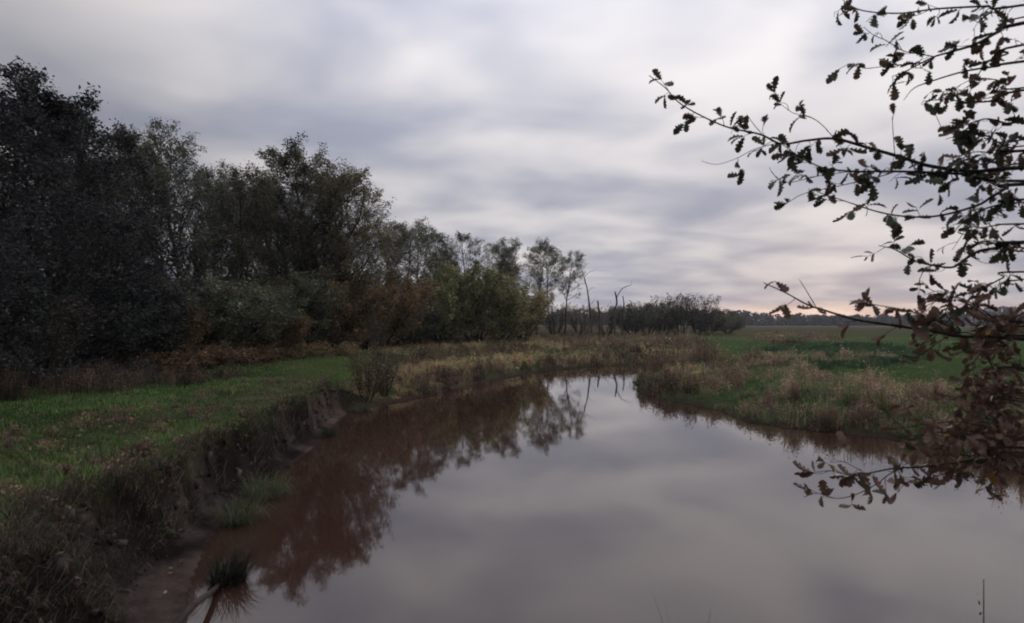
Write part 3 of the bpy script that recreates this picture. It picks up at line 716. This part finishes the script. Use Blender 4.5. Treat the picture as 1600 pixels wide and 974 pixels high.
def clods():
    x, y = sample(6500, -6, -1.5, 2.6, 15.5, .6)
    z, d, st, prof, ws = ground_parts(x, y)
    k = (st > .4) & (d > .02) & (prof < .97) & (prof > .07) & (fbm(x * 2, y * 2, 190, 2) > .36)
    x, y, z = x[k], y[k], z[k]; n = len(x)
    bv = np.array([(1, 0, 0), (-1, 0, 0), (0, 1, 0), (0, -1, 0), (0, 0, 1), (0, 0, -1), (.6, .6, .6), (-.6, .6, .6), (.6, -.6, .6), (-.6, -.6, .6), (.6, .6, -.6), (-.6, .6, -.6), (.6, -.6, -.6), (-.6, -.6, -.6)], float)
    bt = np.array([(0, 6, 8), (0, 10, 6), (0, 12, 10), (0, 8, 12), (1, 9, 7), (1, 7, 11), (1, 11, 13), (1, 13, 9), (2, 7, 6), (2, 11, 7), (2, 10, 11), (2, 6, 10), (3, 8, 9), (3, 9, 13), (3, 13, 12), (3, 12, 8),
                   (4, 6, 7), (4, 7, 9), (4, 9, 8), (4, 8, 6), (5, 11, 10), (5, 13, 11), (5, 12, 13), (5, 10, 12)])
    sz = np.where(rng.uniform(0, 1, n) < .22, rng.uniform(.028, .062, n), rng.uniform(.008, .028, n)) * (.5 + .5 * sstep(.07, .3, prof[k]))
    V = bv[None] * (1 + rng.normal(0, .30, (n, 14, 1))) * sz[:, None, None] * rng.uniform(.6, 1.4, (n, 1, 3)) + np.stack([x, y, z], 1)[:, None, :]
    T = bt[None] + (np.arange(n) * 14)[:, None, None]
    return mesh_from('earth_clods', V.reshape(-1, 3), T.reshape(-1, 3), col=np.repeat(pal(n, [(.034, .026, .025), (.060, .046, .044), (.090, .070, .066), (.045, .040, .030), (.05, .058, .03)], .2), 14, 0), mat=M_DRY)
tag(obj('earth_clods', clods()), 'crumbled earth clods on the eroded face and foot of the high bank', 'earth', kind='stuff')
clumps('lawn_tufts', 'uneven tufts and faded patches in the bank lawn', 1500, (-12, -3.4, 3.6, 25), .9,
       lambda x, y, d, st, ws: (d > .5) & (forest_in(x, y) < .4) & (x < -3.2) & (fbm(x * .7, y * .7, 150, 2) > .42),
       [(1, GREENS, GREENS, 0, 1), (1, GREENS + OLIVES, OLIVES, 0, .8), (.2, OLIVES + STRAWS[1:2], OLIVES, .05, 1.0)], lambda x, y, d: .06 + .09 * fbm(x * .8, y * .8, 151, 2), .13, 44, .4, 152, 9)
clumps('bank_weeds', 'dark withered weeds and bramble along the near edge of the high bank', 300, (-7, -2.2, 2.6, 6.0), 0,
       lambda x, y, d, st, ws: (d > .45) & (d < 1.0 - .12 * y + .9 * fbm(x * .8, y * .8, 155, 2) + .6 * sstep(3.8, 3.0, y)) & (fbm(x * 1.3, y * 1.3, 153, 2) > .42),
       [(1.6, DARKS, DARKS, .15, 1), (.5, DARKS + BROWNS[1:2], DARKS, .2, .9)], lambda x, y, d: .08 + .16 * fbm(x * .8, y * .8, 156, 2), .15, 60, .5, 157, 5)
clumps('shade_toned_weeds', 'weeds coloured dark in place of shade at the foot of the nearest trees', 420, (-16, -6.5, 5.5, 14), 0,  # dark clump colours stand in for overhang shade along the lawn edge
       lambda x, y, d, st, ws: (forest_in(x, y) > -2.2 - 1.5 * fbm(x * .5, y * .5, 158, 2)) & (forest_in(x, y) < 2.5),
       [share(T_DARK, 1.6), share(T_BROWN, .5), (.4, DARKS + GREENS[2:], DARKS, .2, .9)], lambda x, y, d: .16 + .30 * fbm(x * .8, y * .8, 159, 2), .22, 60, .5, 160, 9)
clumps('straw_strip', 'pale straw strip running behind the dark waterline herbs', 900, (-3, 14, 17, 36), .4,
       lambda x, y, d, st, ws: (st < .3) & (d > .9) & (d < 2.2) & (ws > .15) & (y > 17),
       [share(T_STRAW, 2), share(T_OLIVE, .8), share(T_GRASS, .5)], lambda x, y, d: .30 + .26 * fbm(x * .8, y * .8, 181, 2), .24, 70, .5, 182, 20)
clumps('brown_strip', 'dark brown weed strip between the straw and the foot of the wood', 800, (-6, 16, 17, 56), .6,
       lambda x, y, d, st, ws: (st < .3) & (d > 3.0) & (d < 5.2 + 2 * fbm(x * .3, y * .3, 183, 2)) & (ws > .12) & (y > 18) & (forest_in(x, y) < .3) & (x > -4.5),
       [share(T_DARK, 1.2), share(T_BROWN, 1), share(T_OLIVE, .8)], lambda x, y, d: .26 + .35 * fbm(x * .6, y * .6, 184, 2), .28, 70, .4, 185, 20)
# taller dark growth on the spit
def spit(x, y, d, st, ws):
    return (((x - 7.2) / 3.4) ** 2 + ((y - 24.6) / 3.2) ** 2 < .6 + .8 * fbm(x * .7, y * .7, 95, 2)) & (x > 3)
clumps('spit_herbs', 'tall dark brown-green growth on the spit where the river narrows', 330, (3, 13, 20, 31), 0, spit,
       [share(T_BROWN, 1), share(T_DARK, 1), share(T_OLIVE, 1)], lambda x, y, d: .50 + .45 * fbm(x * .8, y * .8, 96, 2), .26, 90, .6, 97, 22)
# brown withered herbs along the far left waterline
clumps('waterline_herbs', 'dark brown withered herbs lining the far left waterline', 900, (-5, 13, 14, 36), .4,
       lambda x, y, d, st, ws: (st < .6) & (d < 1.0) & (y > 14.2) & (x > -2.7) & (ws > .15) & (fbm(x * .8, y * .8, 101, 2) > .28),
       [share(T_DARK, 1.6), share(T_BROWN, 1), share(T_PINK, .35)], lambda x, y, d: .28 + .42 * fbm(x * .8, y * .8, 102, 3), .24, 90, .5, 103, 18)
# pale straw and green behind it
clumps('straw_grass', 'pale straw grass and green tufts behind the brown waterline herbs', 3000, (-8, 18, 14.5, 64), 1.2,
       lambda x, y, d, st, ws: (st < .7) & (d > .9) & (ws > .1) & (forest_in(x, y) < .6) & ~((x < -4.4) & (y < 25)),
       [share(T_GRASS, 1.0), share(T_STRAW, 1.8), share(T_OLIVE, .7), share(T_BROWN, .4)], lambda x, y, d: .16 + .26 * fbm(x * .5, y * .5, 112, 3), .26, 60, .22, 113, 18)
# rough heath before the hedge and along the side channel
clumps('heath_growth', 'brown and olive rough growth on the flat land before the distant hedge', 3600, (3, 60, 27, 118), 1.0,
       lambda x, y, d, st, ws: (st < .3) & (((d < 2.4 + 2.5 * fbm(x * .2, y * .2, 120, 2)) & (y > 44)) | (x < .25 * y + 2.0 + 5 * fbm(x * .1, y * .1, 121, 2))) & (forest_in(x, y) < .5)
       & ~((np.abs(x - y * .509) < 1.1) & (y < 76) & (y > 52)),
       [share(T_BROWN, 1.1), share(T_OLIVE, 1), share(T_STRAW, .35), share(T_DARK, .8)], lambda x, y, d: .26 + .40 * fbm(x * .25, y * .25, 122, 3), .34, 60, .15, 123, 25)
# meadow on the right
MEADOW = [(.105, .165, .055), (.14, .20, .070), (.075, .125, .045), (.15, .155, .07)]
clumps('meadow_grass', 'bright green meadow grass behind the right bank', 5200, (6, 62, 12, 70), 1.5,
       lambda x, y, d, st, ws: (st < .3) & (d > 3.6) & (x > .20 * y + 3.0),
       [(2, MEADOW, OLIVES, .0, .8), (1, MEADOW + OLIVES, OLIVES, .03, 1.1), (.25, STRAWS, PINKS, .1, 1.2)], lambda x, y, d: .06 + .07 * fbm(x * .5, y * .5, 132, 3), .38, 36, .2, 133, 18)
def dark_patch_keep(x, y, d, st, ws):
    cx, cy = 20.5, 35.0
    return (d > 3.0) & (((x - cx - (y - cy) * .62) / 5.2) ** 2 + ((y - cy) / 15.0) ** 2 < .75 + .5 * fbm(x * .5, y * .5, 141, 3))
DARK_GREENS = [(.026, .060, .032), (.034, .072, .036), (.022, .048, .030)]  # darker green than the meadow blades around the patch
clumps('dark_green_patch', 'dark green patch of taller grass in the right meadow', 3200, (6, 46, 18, 60), 1.0, dark_patch_keep, [(1, DARK_GREENS, DARK_GREENS, 0, 1)],
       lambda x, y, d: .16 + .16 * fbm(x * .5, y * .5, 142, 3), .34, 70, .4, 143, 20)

# ------------------------------------------------------------------ grass tussocks, roots, fallen things on the near bank
def tussock(px, py, zg, n, hgt, label, palette, droop=(.5, 2.1), rad=.14):
    p = onplane(px, py, zg); z0 = float(ground_z([p[0]], [p[1]])[0])
    a = rng.uniform(0, 6.28, n); r_ = rad * np.sqrt(rng.uniform(0, 1, n))
    Pp = np.stack([r_ * np.cos(a), r_ * np.sin(a), np.full(n, -.03)], 1)
    a2 = np.where(rng.uniform(0, 1, n) < .45, rng.normal(-.2, .7, n), a + rng.normal(0, .5, n))
    V, T, cc = blades(Pp, rng.uniform(.25, 1.15, n) * hgt, .005, rng.uniform(*droop, n), pal(n, palette, .3), az=a2)
    return tag(obj('grass_tussock', mesh_from('grass_tussock', V, T, col=cc, mat=M_GRASS), loc=(p[0], p[1], max(z0, 0.0))), label, 'grass tussock', 'tussocks at the foot of the high bank')
TG = [(.075, .115, .045), (.09, .12, .06), (.055, .085, .035), (.17, .15, .10), (.12, .10, .075)]
TD = [(.016, .022, .012), (.022, .026, .016), (.03, .03, .02)]
tussock(372, 790, .18, 700, .42, 'bright green grass tussock half way down the eroded bank', TG)
tussock(412, 757, .15, 800, .46, 'larger green grass tussock leaning over the brown water', TG, rad=.2)
tussock(356, 905, .02, 600, .36, 'near-black grass tussock in the water by the fallen stick', TD, (.3, 1.3))
tussock(512, 676, .06, 400, .30, 'small dark grass tussock at the waterline past the green ones', TD + TG[2:3])
tussock(566, 640, .06, 500, .45, 'olive grass tussock below the bare brown bush', TG[2:] + [(.09, .07, .05)])

def loose_tube(name, P, r0, r1, mat, label, cat, group=None, sides=6):
    P = np.asarray(P, float); b0 = P[0].copy(); S = spline(P - b0, 6)
    b = Buf(); V, Q = tube(S, np.linspace(r0, r1, len(S)), sides); b.add(V, None, Q)
    return tag(obj(name, b.mesh(name, mat, True), loc=b0), label, cat, group)
s0 = onplane(268, 985, .12); s1 = onplane(300, 948, .16); s2 = onplane(334, 922, .06); s3 = onplane(352, 902, -.03)
loose_tube('fallen_stick', [s0, s1, s2, s3], .030, .018, M_BARK, 'dark fallen stick sliding into the water at the foot of the bank', 'stick')
for k in range(12):
    yy = rng.uniform(5.0, 11.5); xx = np.interp(yy, [4.1, 5.7, 8, 10.3, 12.6], [-2.4, -3.1, -3.35, -3.55, -3.95]) - rng.uniform(.25, .55)
    P = [(xx, yy, float(ground_z([xx], [yy])[0]) + .02)]
    for q in range(4):
        nx, ny = P[-1][0] + rng.uniform(.03, .14), P[-1][1] + rng.normal(0, .12)
        P.append((nx, ny, max(float(ground_z([nx], [ny])[0]), .02) + rng.uniform(.01, .06)))
    loose_tube('root', P, .010, .003, M_BARK, 'thin bare root hanging out of the eroded earth bank', 'root', 'roots in the eroded bank', 5)

# ------------------------------------------------------------------ the oak whose branches hang into view on the right
def leaf_mesh(name, colr, curl, fold):
    t = np.array([0, .08, .16, .22, .28, .36, .42, .48, .57, .63, .69, .78, .84, .91, .97, 1.0])
    w = np.array([.015, .03, .13, .15, .08, .21, .23, .13, .28, .29, .17, .24, .23, .17, .10, .02])
    V, Q = [], []
    for a, b in zip(t, w):
        zc_ = curl * (a - .3) ** 2 * (1 if a > .3 else .3)
        V += [(a, -b, zc_ + fold * b), (a, 0, zc_), (a, b, zc_ + fold * b * .8)]
    for i in range(len(t) - 1):
        Q += [(3 * i, 3 * i + 1, 3 * i + 4, 3 * i + 3), (3 * i + 1, 3 * i + 2, 3 * i + 5, 3 * i + 4)]
    Vn = np.array(V); c = np.tile(colr, (len(Vn), 1)) * (1 + rng.normal(0, .12, (len(Vn), 1)))
    return Vn, np.array(Q), np.clip(c, 0.005, 1)
LC = [(.050, .048, .030), (.105, .060, .042), (.040, .052, .028), (.155, .092, .070), (.34, .19, .05)]
LEAFV = [leaf_mesh('leaf', c, cu, fo) for c, cu, fo in [(LC[0], -.5, .5), (LC[1], .6, .7), (LC[2], -.25, .25), (LC[3], .8, 1.0), (LC[4], -.3, .4), (LC[1], -.9, .3), (LC[0], .3, .9)]]
LEAFM = [mesh_from('leaf', v_, quads=q_, col=c_, mat=M_OAKLEAF) for v_, q_, c_ in LEAFV]
OB = np.array([4.4, 1.7, 0.0]); OB[2] = float(ground_z([4.4], [1.7])[0])
oak = empty('oak_tree', OB, 'oak with half-bare leafy branches hanging in from the edge over the water', 'tree')
tr = spline(np.array([(0, 0, -.15), (.03, -.02, 1.2), (-.05, .05, 2.6), (.04, .12, 4.2), (-.02, .1, 6.0), (.05, .2, 7.6)]), 6)
b = Buf(); V, Q = tube(tr, np.interp(np.linspace(0, 1, len(tr)), [0, .06, .5, 1], [.30, .21, .15, .03]), 12); b.add(V, None, Q)
obj('trunk', b.mesh('trunk', M_BARK, True), oak)
def Yb(px, off): return 3.0 + 0.5 * (1600 - px) / 600.0 + off
# (offset in depth, thick, thin, leaf spacing, [first pixel, last pixel of leaves], colours, points)
BR = [
 (0.00, .010, .0022, .034, (1040, 1600), 'd', [(1600, 262), (1520, 268), (1450, 259), (1412, 247), (1356, 231), (1304, 217), (1259, 220), (1221, 225), (1187, 210), (1131, 197), (1067, 165), (1040, 138), (1014, 118)]),
 (0.04, .008, .002, .040, (1230, 1600), 'd', [(1600, 283), (1500, 272), (1400, 268), (1337, 268), (1285, 262), (1247, 243), (1224, 227)]),
 (-.10, .009, .002, .050, (1290, 1600), 'd', [(1600, 288), (1574, 294), (1551, 307), (1525, 322), (1469, 337), (1424, 339), (1375, 332), (1322, 315), (1277, 300)]),
 (0.05, .004, .0015, .055, (1217, 1370), 'd', [(1400, 268), (1375, 276), (1319, 289), (1259, 302), (1235, 314), (1217, 322)]),
 (0.02, .003, .0015, .07, (1200, 1290), 'd', [(1330, 268), (1285, 274), (1255, 281), (1229, 285), (1210, 274), (1202, 262)]),
 (0.00, .003, .0012, .09, (1140, 1210), 'd', [(1215, 224), (1180, 233), (1150, 248), (1120, 257), (1096, 252)]),
 (0.00, .003, .0012, .07, (1210, 1300), 'd', [(1304, 217), (1285, 196), (1266, 183), (1240, 177), (1222, 165), (1212, 160)]),
 (0.00, .003, .0015, .30, (1390, 1400), 'd', [(1398, 240), (1396, 215), (1394, 183)]),
 (0.00, .003, .0015, .30, (1160, 1170), 'd', [(1190, 209), (1178, 195), (1167, 179)]),
 (0.06, .010, .002, .055, (1390, 1600), 'd', [(1600, 36), (1562, 49), (1525, 69), (1487, 81), (1457, 90), (1420, 109), (1394, 120)]),
 (0.06, .004, .0015, .06, (1340, 1440), 'd', [(1460, 89), (1440, 85), (1412, 80), (1385, 64), (1365, 55), (1349, 42)]),
 (0.06, .004, .0015, .07, (1326, 1440), 'd', [(1445, 97), (1420, 101), (1394, 102), (1356, 107), (1340, 104), (1324, 100)]),
 (-.12, .006, .0015, .055, (1320, 1600), 'd', [(1600, 8), (1540, 10), (1465, 14), (1405, 21), (1349, 17), (1322, 4), (1312, -6)]),
 (-.05, .007, .0015, .06, (1520, 1600), 'd', [(1600, 96), (1562, 103), (1506, 112), (1450, 129), (1427, 139), (1412, 157)]),
 (0.03, .007, .0015, .05, (1440, 1600), 'd', [(1600, 141), (1555, 157), (1510, 160), (1480, 156), (1442, 158)]),
 (0.10, .006, .0015, .035, (1465, 1600), 'd', [(1600, 190), (1581, 195), (1545, 186), (1521, 191), (1495, 200), (1468, 199)]),
 (0.15, .006, .0015, .045, (1480, 1600), 'd', [(1600, 235), (1570, 228), (1540, 212), (1510, 208), (1478, 218)]),
 (0.12, .007, .0015, .040, (1490, 1600), 'd', [(1600, 70), (1575, 84), (1545, 96), (1520, 128), (1505, 140)]),
 (-.15, .007, .0015, .045, (1500, 1600), 'd', [(1600, 312), (1570, 318), (1530, 330), (1500, 352), (1490, 366)]),
 (-.02, .010, .002, .036, (1380, 1600), 'd', [(1600, 379), (1562, 387), (1526, 394), (1502, 410), (1487, 418), (1458, 415), (1428, 407), (1398, 390), (1373, 384)]),
 (-.02, .004, .0015, .05, (1410, 1450), 'd', [(1458, 415), (1446, 420), (1438, 434), (1434, 450)]),
 (0.08, .006, .0015, .05, (1510, 1600), 'd', [(1600, 425), (1568, 434), (1545, 446), (1529, 449), (1512, 456)]),
 (0.10, .006, .0015, .05, (1500, 1600), 'd', [(1600, 350), (1560, 352), (1530, 356), (1508, 350)]),
 (-.30, .010, .0025, .085, (1200, 1600), 'm', [(1600, 530), (1547, 526), (1502, 526), (1458, 518), (1398, 509), (1339, 500), (1288, 485), (1261, 476), (1228, 458), (1193, 442)]),
 (-.30, .003, .0015, .30, (1250, 1255), 'm', [(1275, 480), (1262, 458), (1249, 437)]),
 (-.28, .005, .0015, .038, (1330, 1480), 'm', [(1500, 520), (1470, 505), (1428, 488), (1383, 479), (1350, 474), (1327, 470)]),
 (-.26, .004, .0015, .038, (1440, 1485), 'm', [(1500, 515), (1478, 492), (1483, 470), (1470, 455), (1443, 461)]),
 (-.20, .007, .0018, .045, (1290, 1600), 'm', [(1600, 700), (1540, 715), (1487, 724), (1435, 730), (1397, 732), (1360, 739), (1330, 743), (1300, 736), (1274, 738)]),
 (-.20, .004, .0015, .060, (1262, 1400), 'm', [(1410, 732), (1390, 741), (1367, 758), (1337, 773), (1307, 779), (1277, 771), (1256, 777)]),
 (-.20, .003, .0015, .050, (1300, 1345), 'm', [(1352, 740), (1335, 730), (1318, 722), (1296, 723)]),
 (-.22, .004, .0015, .045, (1400, 1500), 'm', [(1500, 722), (1480, 738), (1450, 748), (1420, 752), (1402, 768)]),
]
rl = np.random.default_rng(99)
leafs, mass = [], []
def leaf_frame(pos, dirv):
    d_ = np.asarray(dirv, float); d_ /= np.linalg.norm(d_)
    nrm = rl.normal(0, .7, 3) + [0, 0, 1.0]; nrm -= d_ * (nrm @ d_); nrm /= np.linalg.norm(nrm)
    return np.stack([d_, np.cross(nrm, d_), nrm], 1), pos
def add_branch(path, r0, r1, gap, rngpx, kind, off, is_mass=False, nleaf=(2, 5)):
    P = np.array([at(a, c_, Yb(a, off) + .05 * math.sin(i * 1.3 + off * 40)) for i, (a, c_) in enumerate(path)])
    lead = []
    if path[0][0] >= 1595:                       # joins the trunk outside the picture
        zt = np.clip(P[0][2] - .35, 1.0, 5.5)
        a0 = OB + [0, 0, 0]; a0 = np.array([OB[0] - .02, OB[1] + .06, zt])
        m1 = a0 * .55 + P[0] * .45 + [0, .05, .10]
        lead = [a0, m1]
    S = spline(np.array(lead + list(P)) - OB, 6)
    rr = np.linspace(r0 * (1.3 if lead else .8), r1, len(S))
    bb = Buf(); V, Q = tube(S, rr, 6); bb.add(V, None, Q)
    idx0 = 6 * len(lead)
    seg = np.linalg.norm(np.diff(S[idx0:], axis=0), axis=1); cum = np.concatenate([[0], np.cumsum(seg)])
    tpos = gap * .5
    mine = []
    while tpos < cum[-1]:
        i = min(np.searchsorted(cum, tpos) - 1, len(seg) - 1); i = max(i, 0)
        q = S[idx0 + i] + (S[idx0 + i + 1] - S[idx0 + i]) * ((tpos - cum[i]) / (seg[i] + 1e-9))
        wpx = (q + OB); pxx = 800 + wpx[0] / wpx[1] * F
        if rngpx[0] <= pxx <= rngpx[1] + 60:
            tdir = S[idx0 + i + 1] - S[idx0 + i]; tdir /= np.linalg.norm(tdir)
            dv = tdir * .5 + rl.normal(0, .65, 3); dv /= np.linalg.norm(dv)
            ln = rl.uniform(.02, .13)
            tw = np.array([q, q + dv * ln * .5 + rl.normal(0, .008, 3), q + dv * ln])
            V, Q = tube(spline(tw, 3), np.linspace(.0019, .0011, 7), 4); bb.add(V, None, Q)
            for h in range(rl.integers(*nleaf)):
                ld = dv * .5 + rl.normal(0, .7, 3) + [0, 0, -.30]
                mine.append((*leaf_frame(tw[-1] - dv * ln * rl.uniform(0, .5), ld), rl.uniform(.030, .078) if is_mass else rl.uniform(.042, .102)))
        tpos += gap * rl.uniform(.5, 1.6)
    br = obj('branch', bb.mesh('branch', M_TWIG, True), oak)
    if is_mass: mass.extend(mine)
    else: leafs.extend((br, m_, kind) for m_ in mine)
for off, r0, r1, gap, rp, kind, path in BR: add_branch(path, r0, r1, gap * 1.45, rp, kind, off)
# finer twigs filling in behind the main branches
for k in range(11):
    y0 = rl.uniform(-10, 470); off = rl.uniform(.1, .6); x1 = rl.uniform(1470, 1560)
    path = [(1600, y0 + rl.normal(0, 10)), (1570, y0 + rl.normal(0, 10)), ((1570 + x1) / 2, y0 + rl.normal(0, 12)), (x1, y0 + rl.uniform(-25, 30))]
    add_branch(path, .005, .0014, .060, (x1, 1640), 'd', off, k % 2 == 0, (2, 4))
# the brown leafy tangle low on the right
for k in range(22):
    y0 = rl.uniform(505, 735); off = rl.uniform(-.5, .6); x1 = rl.uniform(1385, 1530) + abs(y0 - 600) * .12
    path = [(1600, y0 + rl.normal(0, 15)), (1570, y0 + rl.normal(0, 12)), ((1570 + x1) / 2, y0 + rl.normal(0, 22)), (x1, y0 + rl.uniform(-25, 40))]
    add_branch(path, .006, .0015, .034, (x1 + 5, 1640), 'b', off, True, (2, 5))
rl.shuffle(leafs)
single, rest = leafs[:300], leafs[300:]
DARKV, MIXV = [0, 2, 6, 0, 2, 1], [0, 1, 2, 3, 4, 5, 6]
for br, (Mx, pos, s_), kind in single:
    v_ = rl.choice(DARKV) if kind == 'd' else rl.choice(MIXV, p=[.2, .2, .17, .2, .06, .1, .07])
    o = obj('leaf', LEAFM[v_], br)
    m4 = Matrix.Identity(4)
    for i in range(3):
        for j in range(3): m4[i][j] = Mx[i, j] * s_
        m4[i][3] = pos[i]
    o.matrix_local = m4
fb = Buf()
for it in [(m_, k_) for _, m_, k_ in rest] + [(m_, 'b') for m_ in mass]:
    (Mx, pos, s_), kind = it
    v_ = rl.choice(DARKV) if kind == 'd' else rl.choice([1, 3, 5, 0, 4], p=[.35, .33, .2, .1, .02])
    Vv, Qv, Cv = LEAFV[v_]; fb.add((Vv * s_) @ Mx.T + pos, None, Qv, Cv)
tag(obj('foliage', fb.mesh('foliage', M_OAKLEAF), oak), kind='stuff')
print('OAK LEAVES', len(leafs), len(mass))

# plants on the near bank whose tips reach into the picture
def near_tuft(px, ytip, Yd, n, label, name, spread=.05, lean=(.03, .45)):
    x_ = (px - 800) / F * Yd; zg = float(ground_z([x_], [Yd])[0]); zt = EYE - (ytip - HZ) / F * Yd
    a = rng.uniform(0, 6.28, n); Pp = np.stack([spread * np.cos(a), spread * np.sin(a), np.full(n, -.03)], 1)
    V, T, cc = blades(Pp, rng.uniform(.75, 1.0, n) * (zt - zg) * 1.02, .006, rng.uniform(*lean, n), pal(n, [(.03, .03, .022), (.045, .04, .03)], .2))
    tag(obj(name, mesh_from(name, V, T, col=cc, mat=M_DRY), loc=(x_, Yd, zg)), label, 'grass')
near_tuft(1085, 938, 2.36, 40, 'dark grass tuft on the near bank, only its tips showing', 'grass_tuft')
x_, yb_ = (1537 - 800) / F * 2.35, 2.35
zg = float(ground_z([x_], [yb_])[0]); zt = EYE - (905 - HZ) / F * 2.35
dk = Buf(); hd = zt - zg
for q, (dx, dy, f) in enumerate([(0, 0, 1.0), (.05, .02, .80), (-.045, .02, .70)]):
    S = spline(np.array([(0, 0, -.05), (dx * .3, dy, hd * f * .4), (dx * .8, dy, hd * f * .75), (dx, dy, hd * f)]), 5)
    V, Q = tube(S, np.linspace(.0055, .0015, len(S)), 5); dk.add(V, None, Q, np.full((len(V), 3), .03))
    for t_ in np.linspace(.5, .97, 9):
        c_ = S[min(int(t_ * (len(S) - 1)), len(S) - 1)] + rng.normal(0, 1, 3) * [.012, .012, .006]
        V, Q, cc = cards(c_[None], np.array([rng.uniform(.007, .016)]), np.array([[.035, .03, .024]])); dk.add(V, None, Q, cc)
tag(obj('dock_stem', dk.mesh('dock_stem', M_DRY), loc=(x_, yb_, zg)), 'dark withered herb stem rising from the near bank over the water', 'herb')

# fallen leaves on the lawn and bank
x, y = sample(900, -9, -1, 3.2, 17, .8)
z, d, st, prof, ws = ground_parts(x, y)
k = (d > .1) & (st > .4) & (forest_in(x, y) < 1)
Pl = np.stack([x, y, z + .035], 1)[k]; n = len(Pl)
V, Q, cc = cards(Pl, rng.uniform(.016, .034, n), pal(n, [(.16, .10, .06), (.20, .14, .10), (.10, .06, .035), (.26, .21, .16)], .2), flat=.85)
tag(obj('leaf_litter', mesh_from('leaf_litter', V, quads=Q, col=cc, mat=M_OAKLEAF)), 'pale fallen leaves scattered over the lawn and the bank', 'leaves', kind='stuff')

# ------------------------------------------------------------------ the evening air
hz = bpy.data.meshes.new('haze')
a0, a1 = np.array([-930.0, -150.0, -2.4]), np.array([930.0, 930.0, 16.0])
hv = [(x, y, z) for z in (a0[2], a1[2]) for y in (a0[1], a1[1]) for x in (a0[0], a1[0])]
hz.from_pydata(hv, [], [(0, 2, 3, 1), (4, 5, 7, 6), (0, 1, 5, 4), (2, 6, 7, 3), (0, 4, 6, 2), (1, 3, 7, 5)])
mh = bpy.data.materials.new('evening_haze'); mh.use_nodes = True
mh.node_tree.nodes.clear()
pv = mh.node_tree.nodes.new('ShaderNodeVolumePrincipled'); pv.inputs['Density'].default_value = 0.00035
pv.inputs['Color'].default_value = (0.80, 0.86, 0.96, 1); pv.inputs['Anisotropy'].default_value = 0.2
mo = mh.node_tree.nodes.new('ShaderNodeOutputMaterial'); mh.node_tree.links.new(pv.outputs[0], mo.inputs['Volume'])
hz.materials.append(mh)
tag(obj('haze', hz), 'thin bluish evening haze over the river land', 'haze', kind='stuff')
